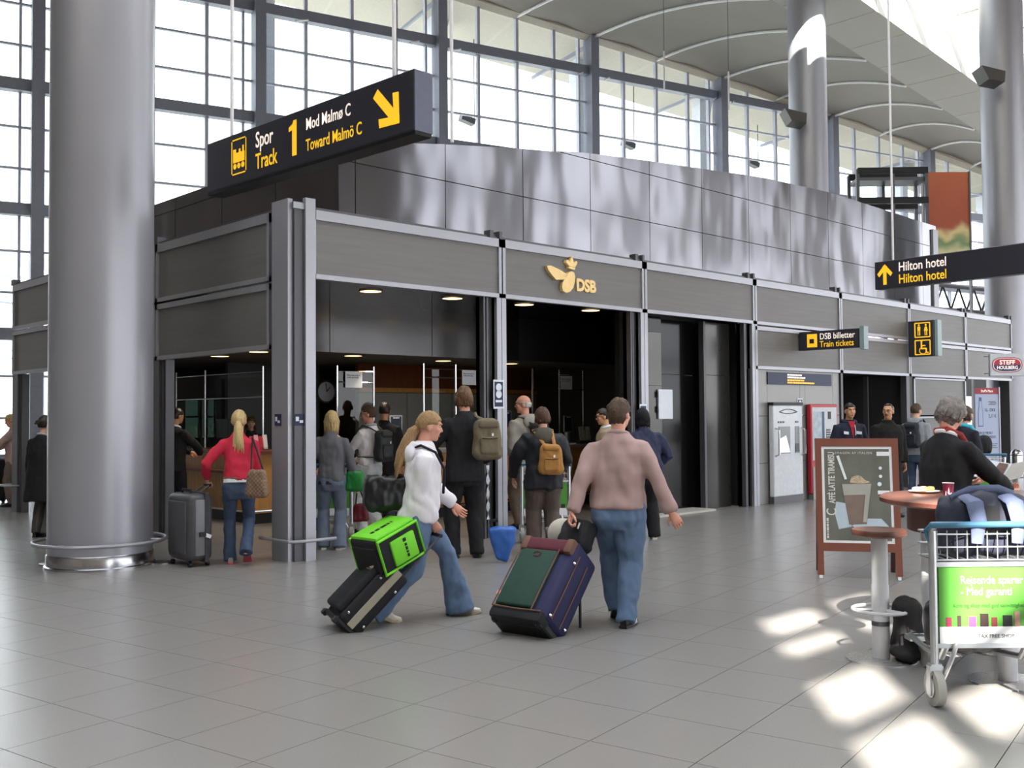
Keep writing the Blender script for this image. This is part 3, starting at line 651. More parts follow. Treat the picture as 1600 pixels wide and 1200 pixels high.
# roll-up banner poster in bay seven
bp = AT(1544, 750, 21.5); rb = root('poster_banner', 'tall pale sausage menu poster with a drawn bottle and red header', 'poster', (bp.x, bp.y, 0), -.35)
m_pos = M('poster_blue', 'a9b3cc', rough=.6, var=.06, scale=2)
MB().b2(-.34, .34, -.01, .01, .1, 2.1).build('poster_sheet', m_pos, rb); MB().b2(-.34, .34, -.013, -.008, 1.97, 2.1).build('header', M('header_red', '94303c'), rb)
MB().b2(.34, .37, -.03, .03, 0, 2.12).b2(-.37, .37, -.1, .1, 0, .06).build('stand', m_alum, rb)
text('lettering', "Steff's Place", .075, m_wht, rb, (0, -.014, 2.01), align='CENTER', shear=.2); [bars(rb, m_alud, (.05+.03*(k % 2), -.011, z), (1, 0, 0), (0, 0, 1), 0, .2, .018, k) for k, z in enumerate((1.8, 1.77, 1.74, .9, .86, .82, .62, .58))]
m_ink = M('poster_ink', '3a3f5c')
MB().prism([(-.27,1.28),(-.12,1.28),(-.12,1.6),(-.15,1.72),(-.16,1.9),(-.23,1.9),(-.24,1.72),(-.27,1.6)], -.013, -.009).build('bottle_outline', M('bottle_blue', '4b5f8e'), rb)
MB().prism([(-.255,1.3),(-.135,1.3),(-.135,1.6),(-.16,1.7),(-.17,1.82),(-.22,1.82),(-.23,1.7),(-.255,1.6)], -.015, -.012).build('bottle_fill', m_pos, rb)
text('lettering', '16,- DKK', .1, m_ink, rb, (-.08, -.012, 1.6), xs=.85); text('lettering', '2,17 €', .1, m_ink, rb, (.04, -.012, 1.47), xs=.85)
text('lettering', 'PØLSE MENU\nSAUSAGE MENU', .085, m_ink, rb, (-.28, -.012, 1.03), xs=.85)
text('lettering', 'DKK', .1, m_ink, rb, (.08, -.012, .47), xs=.85)
# mural board and dark steel frame high at the back
mb_ = root('mural_board', 'large red and green painted board high above the building end', 'board', (26.4, 4.47, 0), -.75)
m_mur = M('mural_paint', 'b0563c', rough=.7); n_ = m_mur.node_tree.nodes; l_ = m_mur.node_tree.links
tcn = n_.new('ShaderNodeTexCoord'); sx = n_.new('ShaderNodeSeparateXYZ'); l_.new(tcn.outputs['Object'], sx.inputs[0]); rp_ = n_.new('ShaderNodeValToRGB'); mr = n_.new('ShaderNodeMapRange')
nz_ = n_.new('ShaderNodeTexNoise'); nz_.inputs['Scale'].default_value = 1.1; l_.new(tcn.outputs['Object'], nz_.inputs[0]); ad = n_.new('ShaderNodeMath'); ad.operation = 'MULTIPLY_ADD'; ad.inputs[1].default_value = 1.6
l_.new(nz_.outputs[0], ad.inputs[0]); l_.new(sx.outputs['Z'], ad.inputs[2]); l_.new(ad.outputs[0], mr.inputs[0]); mr.inputs[1].default_value = 6.6; mr.inputs[2].default_value = 10.2; l_.new(mr.outputs[0], rp_.inputs[0]); l_.new(rp_.outputs[0], n_['Principled BSDF'].inputs['Base Color'])
rp_.color_ramp.interpolation = 'EASE'
for pos, c_ in ((0, 'c9b98e'), (.22, 'd8cfa0'), (.36, '7f9468'), (.45, 'd9c58e'), (.55, 'a8563f'), (1, 'b2613f')):
    e_ = rp_.color_ramp.elements.new(pos) if pos not in (0, 1) else rp_.color_ramp.elements[0 if pos == 0 else -1]; e_.color = (*lin(c_), 1); e_.position = pos
MB().b2(0, 1.45, 0, .08, 6.0, 9.4).build('painted_sheet', m_mur, mb_); MB().b2(-.06, 0, -.03, .1, 0, 9.42).build('board_frame', m_alud, mb_); MB().b2(1.45, 1.5, -.03, .1, 0, 9.42).build('board_frame', m_alud, mb_)
sf = root('steel_platform', 'dark steel lift frame beside the painted board', 'frame', (26.25, 4.65, 0), 2.35)
for y in (0, .9):
    for x in (.05, 1.1, 2.2): MB().b2(x-.05, x+.05, y-.05, y+.05, 0, 9.3).build('upright', m_alud, sf)
    for z in (9.25, 8.3): MB().b2(0, 2.2, y-.06, y+.06, z-.1, z+.1).build('rail', m_black, sf)
MB().b2(0, 2.2, 0, .9, 8.95, 9.05).build('platform_deck', m_alud, sf)
tg = root('roof_truss', 'dark truss work behind the end of the ticket hall', 'truss', AT(1510, 470, 40), -.2)
for z in (-.4, .5): MB().tube([(-3, 0, z), (4, 0, z)], .07, 6).build('chord', m_alud, tg)
for k in range(7): MB().tube([(-3+k, 0, -.4), (-2.5+k, 0, .5), (-2+k, 0, -.4)], .04, 6).build('diagonal', m_black, tg)
for x in (-2.8, 3.8): MB().tube([(x, 0, -.4), (x, 0, -tg.location.z)], .08, 6).build('truss_leg', m_alud, tg)
MB().b2(-3, 4, .2, .3, -tg.location.z+2.2, -.3).build('dark_infill', M('dark_infill', '2e3130'), tg)
# thin pendant rods in front of the glass
for i, (x, y, lb) in enumerate(((1038, 140, 'thin white pendant rod between two upper windows'), (1139, 172, 'thin white pendant rod beside the window post'))):
    p = AT(x, y, 30); o = MB().tube([(0, 0, 0), (0, 0, 1.15)], .025, 6).build('pendant_rod', m_rod, None, p); tag(o, lb, 'rod', group='pendant rods'); MB().tube([(0, 0, 1.15), (0, 0, 14.6-p.z)], .008, 5).build('wire', m_alud, o)
# outdoor things seen through the glass at the left
cn = root('canopy', 'curved pale canopy roofs with steel ribs outside the glass wall', 'canopy', P0 + WD*(-3) + WN*18, WA, kind='structure')
for k, z in enumerate((5.2, 6.6, 7.9)):
    q = MB(); vs = [(x, k*2+y, z+1.4*math.sin((x+9)/20*PI)-(.25 if y else 0)) for x in [-9+2*i for i in range(11)] for y in (0, 1.6)]
    q.add(vs, [(2*i, 2*i+1, 2*i+3, 2*i+2) for i in range(10)]); q.add([(a, b_, c_+.2) for a, b_, c_ in vs], [(2*i, 2*i+1, 2*i+3, 2*i+2) for i in range(10)]); q.build('canopy_shell', M('canopy_white', 'e6ebf6'), cn, smooth=True)
for k in range(6):
    MB().tube([(-9+k*3.4, 0, 0), (-9+k*3.4, 0, 4.0), (-7.6+k*3.4, .5, 6.2)], .12, 6).build('canopy_post', m_wframe, cn)
    MB().tube([(-9+k*3.4, 0, 3.6), (-10.5+k*3.4, .5, 6)], .09, 6).build('canopy_brace', m_wframe, cn)
for z in (4.2, 4.55): MB().tube([(-12, -.2, z), (11, -.2, z)], .09, 6).build('canopy_rail', m_wframe, cn)
tr_ = root('tree', 'yellow green tree outside the glass at the far edge', 'tree', P0 + WD*(-4.2) + WN*11)
MB().tube([(0, 0, 0), (.1, 0, 1.2), (0, .1, 2.4)], [.15, .12, .08], 8).build('trunk', M('bark', '5a4a3a'), tr_)
lf = MB(); rnd = random.Random(3)
for k in range(420):
    t = rnd.uniform(0, 2*PI); ph = rnd.uniform(-1, 1); r_ = 1.5*rnd.random()**.4; c = Vector((r_*math.cos(t)*math.sqrt(1-ph*ph), r_*math.sin(t)*math.sqrt(1-ph*ph), 2.6+1.3*ph))
    a_ = Vector((rnd.gauss(0,1), rnd.gauss(0,1), rnd.gauss(0,1))).normalized()*.16; b_ = a_.orthogonal().normalized()*.1
    lf.add([c-a_, c-b_, c+a_, c+b_], [(0,1,2,3)])
o = lf.build('leaves', M('leaf_yellow_green', 'b9b84a', var=.3, scale=5), tr_); o['kind'] = 'stuff'
# ================================================================ PEOPLE BUILDER
def remesh(mb, vox, it=4, fac=.5, fold=0.0, fscale=7.0, seed=0.0):
    me = mb.mesh('tmp'); o = bpy.data.objects.new('tmp', me)
    r = o.modifiers.new('r', 'REMESH'); r.mode = 'VOXEL'; r.voxel_size = vox; r.use_smooth_shade = True
    if it: q = o.modifiers.new('s', 'SMOOTH'); q.iterations = it; q.factor = fac
    me2 = bake(o)
    bpy.data.objects.remove(o); bpy.data.meshes.remove(me)
    if fold:
        nm = [v.normal.copy() for v in me2.vertices]
        for v, n in zip(me2.vertices, nm):
            p = v.co
            k = noise.noise(Vector((p.x*fscale*1.1+seed, p.y*fscale*1.1, p.z*fscale*.75+p.x*3))) + .5*noise.noise(Vector((p.x*fscale*2.3, p.y*fscale*2.3+seed, p.z*fscale*1.6)))
            v.co = p + n*(k*fold)
    me2.polygons.foreach_set('use_smooth', [True]*len(me2.polygons)); me2.update(); return me2
def joinraw(me, mb, mats_from):
    """append a raw mesh (fingers, eyes) to a remeshed body"""
    bm = bmesh.new(); bm.from_mesh(me); vs = [bm.verts.new(v) for v in mb.v]; bm.verts.ensure_lookup_table()
    for f, m in zip(mb.f, mb.m):
        try:
            q = bm.faces.new([vs[i] for i in f]); q.material_index = m; q.smooth = True
        except ValueError: pass
    bmesh.ops.recalc_face_normals(bm, faces=bm.faces[:]); bm.to_mesh(me); bm.free(); me.update()
def ik(a, c, l1, l2, hint):
    a, c = Vector(a), Vector(c); d = c-a; L = min(d.length, (l1+l2)*.999); u = d.normalized()
    x = (l1*l1-l2*l2+L*L)/(2*L); h = math.sqrt(max(1e-6, l1*l1-x*x)); n = Vector(hint); n = n-u*n.dot(u); n = n.normalized() if n.length > 1e-5 else u.orthogonal().normalized()
    return a+u*x+n*h, a+u*L
def loft(mb, secs, T, n=18, m=0):
    """closed superelliptic loft; secs = (z, hw, hd, yoff)"""
    vs = []; fs = []
    for z, hw, hd, yo in secs:
        for j in range(n):
            t = 2*PI*j/n; c, s_ = math.cos(t), math.sin(t)
            vs.append(T(Vector((hw*math.copysign(abs(c)**.85, c), yo+hd*math.copysign(abs(s_)**.85, s_), z))))
    for i in range(len(secs)-1):
        for j in range(n): fs.append((i*n+j, i*n+(j+1) % n, (i+1)*n+(j+1) % n, (i+1)*n+j))
    fs.append(tuple(range(n-1, -1, -1))); fs.append(tuple((len(secs)-1)*n+j for j in range(n)))
    mb.add(vs, fs, m)
def hand(mb, wrist, d, pn, s=1.0, curl=.5, thumb=1, m=0):
    """palm and five fingers; d = hand direction, pn = palm normal"""
    d = Vector(d).normalized(); pn = Vector(pn); pn = (pn-d*pn.dot(d)).normalized(); sd = d.cross(pn)*thumb; w0 = Vector(wrist)
    P = lambda a, b, c: w0 + d*(a*s) + sd*(b*s) + pn*(c*s)
    mb.tube([P(-.05, 0, 0), P(.0, 0, 0), P(.03, 0, 0), P(.07, 0, .002), P(.095, 0, .004)], [(.022*s, .026*s), (.021*s, .027*s), (.018*s, .036*s), (.016*s, .042*s), (.012*s, .04*s)], 10, m, side=pn)
    for k, (b, L) in enumerate(((.03, .068), (.01, .078), (-.011, .072), (-.031, .056))):
        c = curl*(1+.08*k); p = P(.085, b, .004); dr = d; pts = [p]
        for q, f in enumerate((.45, .3, .25)):
            dr = (dr*math.cos(c*(.7 if q == 0 else 1)) + pn*math.sin(c*(.7 if q == 0 else 1))).normalized() if q == 0 else (Quaternion(d.cross(pn), c) @ dr)
            p = p + dr*(L*s*f*1.05); pts.append(p)
        mb.tube(pts, [.0095*s, .009*s, .0085*s, .006*s], 7, m)
    t0_ = P(.02, .03, .004); t1 = P(.05, .055, .02+.02*curl); t2 = P(.08, .06, .03+.03*curl)
    mb.tube([t0_, t1, t2], [.013*s, .011*s, .007*s], 7, m)
def head_rot(yaw, pitch, roll=0): return Matrix.Rotation(yaw, 3, 'Z') @ Matrix.Rotation(pitch, 3, 'X') @ Matrix.Rotation(roll, 3, 'Y')
m_skin = M('skin', 'd9a68c', rough=.5, var=.06, scale=14); m_skin2 = M('skin_tan', 'c9946f', rough=.5, var=.06, scale=14); m_skin3 = M('skin_ruddy', 'd59a84', rough=.5, var=.08, scale=14)
m_eye = M('eye_dark', '22180f', rough=.2); m_lip = M('lip', 'a85a50', rough=.45); m_brow = M('brow_dark', '2a1d14', rough=.8); m_ew = M('eye_white', 'e8e4de', rough=.3)
def make_hair(name, hc, R, st, mat, parent, s):
    """st: dict(style, tail=[points head-local], vol) ; shell follows the skull, tucked in over the face"""
    mb = MB(); nu, nv = 36, 24; vs = []; fs = []; vol = st.get('vol', 1.0); stl = st.get('style', 'short'); low = st.get('low', -.055)
    rx, ry, rz = .083*vol, .104*vol, .112*vol
    for i in range(nv+1):
        ph = PI*i/nv
        for j in range(nu):
            t = 2*PI*j/nu; u = Vector((math.sin(ph)*math.cos(t), math.sin(ph)*math.sin(t), -math.cos(ph)))
            p = Vector((u.x*rx, u.y*ry-.006, u.z*rz+.012)); k = 1.0 + st.get('mess', .06)*(noise.noise(Vector((p.x*70, p.y*40, p.z*16+st.get('seed', 0))))+.6*noise.noise(Vector((p.x*30, p.y*30, p.z*40))))
            hl = st.get('line', .05)     # forehead hairline
            if p.y > .012 and p.z < hl + (-.03 if abs(p.x) > .058 else 0): k = .72
            if p.z < low and stl not in ('bob', 'long'): k = .7
            if abs(p.x) > .05 and -.03 < p.y < .03 and p.z < -.0 and stl in ('short', 'bald'): k = .75
            if stl == 'bald' and p.z > .035 - max(0, -p.y-.05)*.3: k = .85
            vs.append((p*k)*s)
    for i in range(nv):
        for j in range(nu): fs.append((i*nu+j, i*nu+(j+1) % nu, (i+1)*nu+(j+1) % nu, (i+1)*nu+j))
    mb.add([hc + R @ v for v in vs], fs)
    if stl in ('bob', 'long'):
        L = st.get('len', .12); lay = []
        zs = [.03, -.02, -.06, -.06-L*.5, -.06-L]
        for q, z in enumerate(zs):
            for j in range(15):
                t = PI + PI*(j/14); wv = 1+.05*math.sin(j*3.1+q*.6)
                f = (.97, 1.03, 1.05, 1.06, .97)[q]*vol; z = z + (.014*math.sin(j*2.3) if q == 4 else 0)
                lay.append((.083*f*wv*math.cos(t)*s, (.1*f*wv*math.sin(t)+.012)*s, z*s))
        inner = [(x*.8, y*.8, z) for x, y, z in lay]; n0 = len(lay)
        ff = [(q*15+j, q*15+j+1, (q+1)*15+j+1, (q+1)*15+j) for q in range(4) for j in range(14)]
        ff += [tuple(v+n0 for v in reversed(f)) for f in ff] + [(60+j, 61+j, n0+61+j, n0+60+j) for j in range(14)]
        ff += [(q*15, (q+1)*15, n0+(q+1)*15, n0+q*15) for q in range(4)] + [(q*15+14, (q+1)*15+14, n0+(q+1)*15+14, n0+q*15+14) for q in range(4)]
        mb.add([hc + R @ Vector(v) for v in lay+inner], ff); rs_ = random.Random(int(L*1000)+int(vol*100))
        for q in range(34):
            t = PI + PI*rs_.random(); a_ = rs_.uniform(.92, 1.12)*vol; e_ = rs_.uniform(.85, 1.2)*vol; zb = -.06-L*rs_.uniform(.85, 1.25)-.012
            mb.tube([hc + R @ (Vector(v)*s) for v in ((.07*math.cos(t)*vol, .085*math.sin(t)*vol, .06), (.085*a_*math.cos(t), .1*a_*math.sin(t)+.01, -.01), (.083*a_*math.cos(t), .1*a_*math.sin(t)+.012, -.05), (.08*e_*math.cos(t), .095*e_*math.sin(t)+.012, zb))], [.007*s, .009*s, .008*s, .002*s], 5)
    o = mb.build(name, mat, parent, smooth=True, autos=None)
    if st.get('tail'):
        pts = [Vector(p)*s for p, r in st['tail']]; rr = [r if isinstance(r, tuple) else (r, r) for p, r in st['tail']]
        q = MB(); q.tube([hc + R @ p for p in pts], [(a*s, b*s) for a, b in rr], 12, side=R @ Vector((1, 0, 0)))
        for k in range(7):
            dx = (k-3)*.006; q.tube([hc + R @ (p+Vector((dx*s*(1+i*.6), -.006*s*(k % 2), .004*(k % 3)-.01*i))) for i, p in enumerate(pts)], [.35*max(a, b)*s for a, b in rr], 6)
        q.build('ponytail', mat, o, smooth=True, autos=None)
        if st.get('tie'): MB().ell(hc + R @ (pts[0]+(pts[1]-pts[0])*.3), (.024*s, .024*s, .024*s), 10, 8).build('hair_tie', m_black, o, smooth=True)
    return o
NP = [0]
def person(label, pos, az, H=1.75, lean=.04, twist=0.0, side=0.0, head=(0, 0), feet=None, hands=None, ehint=None, girth=1.0, sh=1.0, top=None, legs=None, shoe=None, skin=None, hair=None,
           face=True, hdir=None, palm=None, curl=(.5, .5), group=None, vox=.012, glasses=None, kneehint=None, name='person'):
    s = H/1.75; skin = skin or m_skin; NP[0] += 1; seed = NP[0]*7.3
    feet = feet or [(-.1, .02, 0, .15, 0), (.1, -.02, 0, -.15, 0)]
    hands = hands or [(-.25*s, .05, .80*s), (.25*s, .05, .80*s)]; ehint = ehint or [(-.3, -1, 0), (.3, -1, 0)]
    hipz = .925*s; fm = [Vector(f[:3]) for f in feet]; hc0 = Vector(((fm[0].x+fm[1].x)/2*.6, (fm[0].y+fm[1].y)/2, 0))
    spread = abs(fm[0].y-fm[1].y)/2; hipz -= max(0, hipz-.08-math.sqrt(max(.01, (.845*s)**2-spread**2)))
    RT = Matrix.Rotation(twist, 3, 'Z') @ Matrix.Rotation(-lean, 3, 'X') @ Matrix.Rotation(side, 3, 'Y')
    HC = Vector((hc0.x, hc0.y, hipz))
    def T(p): return HC + RT @ (Vector((p.x*s, p.y*s, p.z*s)) - Vector((0, 0, .925*s)))
    def TL(p): return HC + Vector((p.x*s, p.y*s, p.z*s)) - Vector((0, 0, .925*s))
    g = girth; top = top or {}; legs = legs or {}; lo = top.get('loose', .02); ll = legs.get('loose', .0)
    sw = .178*sh
    SH = [T(Vector((sg*sw*.96, -.01, 1.375))) for sg in (-1, 1)]; arm = []
    for k in (0, 1):
        e, wv = ik(SH[k], hands[k], .295*s, .26*s, ehint[k]); arm.append((SH[k], e, wv))
    kh = kneehint or [(-.1, 1, 0), (.1, 1, 0)]; leg = []
    for k, sg in ((0, -1), (1, 1)):
        hp = TL(Vector((sg*.088, 0, .91))); f = feet[k]; pt = f[4] if len(f) > 4 else 0
        ank = Vector((f[0], f[1], f[2]+.085*s)) + Vector((0, -.03*s*math.sin(pt), .10*s*math.sin(max(0, pt))))
        kn, an = ik(hp, ank, .43*s, .42*s, kh[k]); leg.append((hp, kn, an))
    neck = T(Vector((0, -.01, 1.47))); HR = RT @ head_rot(*head); hcen = T(Vector((0, .015, 1.635))) + (HR @ Vector((0, .008, 0)))*s
    # body: one continuous surface
    b = MB()
    loft(b, [(.80, .135*g, .09*g, 0), (.95, .14*g, .095*g, 0), (1.06, .12*g, .085*g, 0), (1.25, .135*g, .095*g, 0), (1.38, .15*sh, .085, 0), (1.44, .11*sh, .065, -.01), (1.475, .055, .055, -.01)], T)
    b.tube([T(Vector((0, -.014, 1.44))), T(Vector((0, -.012, 1.5))), hcen + HR @ Vector((0, -.02, -.06))*s], [.058*s, .054*s, .055*s], 14)
    b.ell(hcen + HR @ Vector((0, -.008, .022))*s, (.075*s, .097*s, .096*s), 20, 14, rot=HR)
    b.ell(hcen + HR @ Vector((0, .03, -.045))*s, (.058*s, .062*s, .074*s), 18, 12, rot=HR)
    b.ell(hcen + HR @ Vector((0, .066, -.095))*s, (.026*s, .022*s, .022*s), 12, 8, rot=HR)
    b.tube([hcen + HR @ Vector((0, .088, .012))*s, hcen + HR @ Vector((0, .103, -.02))*s, hcen + HR @ Vector((0, .108, -.036))*s], [.010*s, .014*s, .016*s], 8)
    b.ell(hcen + HR @ Vector((0, .088, .03))*s, (.05*s, .012*s, .012*s), 12, 8, rot=HR)
    for sg in (-1, 1):
        b.ell(hcen + HR @ Vector((sg*.078, -.01, -.012))*s, (.012*s, .02*s, .032*s), 10, 8, rot=HR)
        b.ell(hcen + HR @ Vector((sg*.038, .062, -.025))*s, (.026*s, .026*s, .024*s), 10, 8, rot=HR)
    for a, e, wv in arm: b.tube([a, a.lerp(e, .5), e, e.lerp(wv, .4), wv], [.045*s*g, .042*s*g, .037*s, .036*s, .026*s], 10)
    for hp, kn, an in leg: b.tube([hp+Vector((0, 0, .03)), hp.lerp(kn, .4), kn, kn.lerp(an, .35), an, an-Vector((0, 0, .05*s))], [.075*s*g, .07*s*g, .052*s, .052*s, .036*s, .04*s], 12)
    me = remesh(b, .0105, 3, .5)
    raw = MB()
    for k in (0, 1):
        a, e, wv = arm[k]; d = (hdir[k] if hdir and hdir[k] else (wv-e)); pn = palm[k] if palm and palm[k] else ((1, 0, 0) if k == 0 else (-1, 0, 0))
        hand(raw, wv, d, pn, s, curl[k], 1 if k == 0 else -1, 0)
    if face:
        for sg in (-1, 1):
            raw.ell(hcen + HR @ Vector((sg*.031, .083, .004))*s, (.014*s, .008*s, .0075*s), 10, 6, 1, HR); raw.ell(hcen + HR @ Vector((sg*.031, .0895, .004))*s, (.0065*s, .004*s, .0065*s), 8, 6, 2, HR)
            raw.tube([hcen + HR @ Vector((sg*x, y, z))*s for x, y, z in ((.014, .099, .023), (.03, .098, .028), (.048, .086, .022))], .0048*s, 6, 4)
        raw.ell(hcen + HR @ Vector((0, .0905, -.066))*s, (.023*s, .008*s, .0055*s), 10, 6, 3, HR); raw.ell(hcen + HR @ Vector((0, .089, -.0735))*s, (.019*s, .008*s, .0055*s), 10, 6, 3, HR)
    joinraw(me, raw, None)
    for q in (skin, m_ew, m_eye, m_lip, (hair or {}).get('brow', m_brow)): me.materials.append(q)
    o = link(name, me, None, (pos[0], pos[1], pos[2] if len(pos) > 2 else 0), az-PI/2); tag(o, label, 'person', group)
    # trousers
    t = MB(); fl_ = legs.get('flare', 0.0)
    loft(t, [(.74, .15*g, .105*g, -.005), (.82, .172*g+ll, .122*g+ll, -.012), (.92, .165*g+ll, .118*g+ll, -.008), (1.02, .15*g+ll*.5, .105*g, 0)], TL)
    for k, (hp, kn, an) in enumerate(leg):
        f = feet[k]; low_ = an + (an-kn).normalized()*legs.get('len', .035)*s
        t.tube([hp+Vector((0, 0, .02)), hp.lerp(kn, .35), hp.lerp(kn, .75), kn, kn.lerp(low_, .35), kn.lerp(low_, .7), low_], [(.098*g+ll)*s, (.095*g+ll)*s, (.078*g+ll)*s, (.068*g+ll)*s, (.066*g+ll+fl_*.25)*s, (.062+ll+fl_*.6)*s, (.06+ll+fl_)*s], 14)
    me = remesh(t, vox, 5, .5, fold=legs.get('fold', .006)*2.0, fscale=9, seed=seed); me.materials.append(legs.get('mat') or M('denim_blue', '46628c', rough=.8, var=.12, scale=25, bump=.2, bscale=300))
    tr = link('trousers', me, o)
    if legs.get('belt'):
        q = MB(); ring = [TL(Vector((.163*g*math.cos(a), .118*g*math.sin(a)-.005, .985))) for a in [2*PI*i/24 for i in range(24)]]; q.tube(ring, (.006*s, .017*s), 6, closed=True, side=(0, 0, 1)) if False else q.tube(ring, .014*s, 6, closed=True); q.build('belt', legs['belt'], tr, smooth=True)
    # top garment
    t = MB(); hem = top.get('hem', .86); wl = top.get('waist', 0.0)
    secs = [(hem, .168*g+lo+top.get('hemx', 0), .12*g+lo+top.get('hemx', 0)*.7, -.008), (.95, .165*g+lo, .118*g+lo, -.006), (1.05, .152*g+lo-wl, .112*g+lo-wl*.6, 0), (1.2, .16*g+lo*.9, .12*g+lo*.9, .004), (1.32, .172*sh*g**.5+lo*.6, .12*g**.5+lo*.6, 0), (1.375, .168*sh+lo*.3, .108+lo*.4, -.006), (1.42, .135*sh+lo*.2, .092+lo*.3, -.012), (1.455, .095*sh, .078+lo*.2, -.016), (1.5+top.get('neck', 0), .068, .068, -.014)]
    if hem < .9: secs = [(hem, *secs[0][1:])] + [q for q in secs[1:] if q[0] > hem+.04]
    loft(t, secs, T)
    for k, (a, e, wv) in enumerate(arm):
        sl = lo*.55; end = e.lerp(wv, top.get('sleeve', .97))
        t.tube([a + (T(Vector((0, 0, 1.38)))-a)*.25, a, a.lerp(e, .35), a.lerp(e, .8), e, e.lerp(end, .5), end], [(.062)*s, (.058+sl*.8)*s, (.060*g**.5+sl)*s, (.052*g**.5+sl)*s, (.05+sl)*s, (.046+sl)*s, (.037+sl*.8)*s], 14)
    me = remesh(t, vox, 5, .5, fold=top.get('fold', .007)*2.0, fscale=top.get('fscale', 8), seed=seed+3); me.materials.append(top['mat'])
    tp = link(top.get('name', 'sweater'), me, o)
    if top.get('band'):   # contrasting hem band or undershirt
        q = MB(); loft(q, [(hem-.035, .166*g+lo*.8, .119*g+lo*.8, -.008), (hem+.008, .164*g+lo*.8, .118*g+lo*.8, -.008)], T); q.build('shirt_hem', top['band'], tp, smooth=True)
    if top.get('collar'):
        q = MB(); ring = [T(Vector((.078*math.cos(a), .074*math.sin(a)-.012, 1.475+.02*(-math.sin(a))))) for a in [2*PI*i/20 for i in range(20)]]; q.tube(ring, .018*s, 8, closed=True); q.build('collar', top['collar'], tp, smooth=True)
    if top.get('hood'):
        q = MB(); q.ell(T(Vector((0, -.115, 1.40))), (.125*s, .06*s, .10*s), 16, 10, rot=RT); ring = [T(Vector((.1*math.cos(a), .085*math.sin(a)-.03, 1.465+.015*(-math.sin(a))))) for a in [2*PI*i/20 for i in range(20)]]; q.tube(ring, .03*s, 8, closed=True)
        me = remesh(q, .012, 4, .5, fold=.008, seed=seed); me.materials.append(top['hood']); link('hood', me, tp)
    # shoes
    for k, (hp, kn, an) in enumerate(leg):
        f = feet[k]; yaw = f[3] if len(f) > 3 else 0; pt = f[4] if len(f) > 4 else 0
        Rf = Matrix.Rotation(yaw, 3, 'Z'); base = Vector((f[0], f[1], f[2])); q = MB(); Lf = .265*s
        # pt: heel lift, pivot at the ball of the foot
        def FT(p):
            p = Vector(p)*s; piv = Vector((0, .11*s, 0)); p = piv + Matrix.Rotation(-pt, 3, 'X') @ (p-piv) if p.y < .11*s or pt < 0 else p
            return base + Rf @ p
        prof = [(-.075, .026, .075), (-.05, .034, .095), (0, .037, .1), (.05, .04, .085), (.1, .045, .06), (.15, .042, .046), (.185, .026, .034)]
        n = 12; vs = []; fs = []
        for y, hw, hh in prof:
            for j in range(n):
                a = 2*PI*j/n; c, s_ = math.cos(a), math.sin(a); z = hh*.5+hh*.5*math.copysign(abs(s_)**.7, s_); vs.append(FT((hw*math.copysign(abs(c)**.7, c), y, max(.004, z))))
        for i in range(len(prof)-1):
            for j in range(n): fs.append((i*n+j, i*n+(j+1) % n, (i+1)*n+(j+1) % n, (i+1)*n+j))
        fs += [tuple(range(n-1, -1, -1)), tuple((len(prof)-1)*n+j for j in range(n))]; q.add(vs, fs)
        sh_ = q.build('shoe', (shoe or {}).get('mat') or m_black, o, smooth=True)
        q = MB(); poly = [(-.03, -.08), (.03, -.08), (.04, 0), (.05, .1), (.04, .16), (.0, .195), (-.04, .16), (-.05, .1), (-.04, 0)]
        vs = [FT((x, y, z)) for z in (0.0, .022) for x, y in poly]; k9 = len(poly); q.add(vs, [tuple(range(k9-1, -1, -1)), tuple(range(k9, 2*k9))] + [(i, (i+1) % k9, (i+1) % k9+k9, i+k9) for i in range(k9)]); q.build('sole', (shoe or {}).get('sole') or m_black, sh_)
        for z_ in (shoe or {}).get('stripe', []):
            q = MB(); q.tube([FT((sx_*.047, z_, .02 if abs(sx_) > .9 else .075)) for sx_ in (-1, -.7, 0, .7, 1)], .008*s, 5); q.build('stripe', m_white, sh_)
    if hair: make_hair('hair', hcen, HR, hair, hair['mat'], o, s)
    if glasses:
        q = MB()
        for sg in (-1, 1):
            q.tube([hcen + HR @ Vector((sg*.033+.021*math.cos(a), .101+.004*math.sin(a), .003+.016*math.sin(a)))*s for a in [2*PI*i/14 for i in range(14)]], .0022*s, 5, closed=True)
            q.tube([hcen + HR @ Vector(p)*s for p in ((sg*.055, .099, .008), (sg*.079, .07, .01), (sg*.083, -.01, .004))], .0022*s, 5)
        q.tube([hcen + HR @ Vector((x, .104, .006))*s for x in (-.012, 0, .012)], .002*s, 5); q.build('glasses', glasses, o)
    o['hc'] = 0; del o['hc']
    info = dict(obj=o, hc=hcen, HR=HR, T=T, TL=TL, arm=arm, leg=leg, s=s, RT=RT, M=Matrix.Translation(o.location) @ Matrix.Rotation(az-PI/2, 4, 'Z'))
    return info
def W(info, p): return info['M'] @ Vector(p)
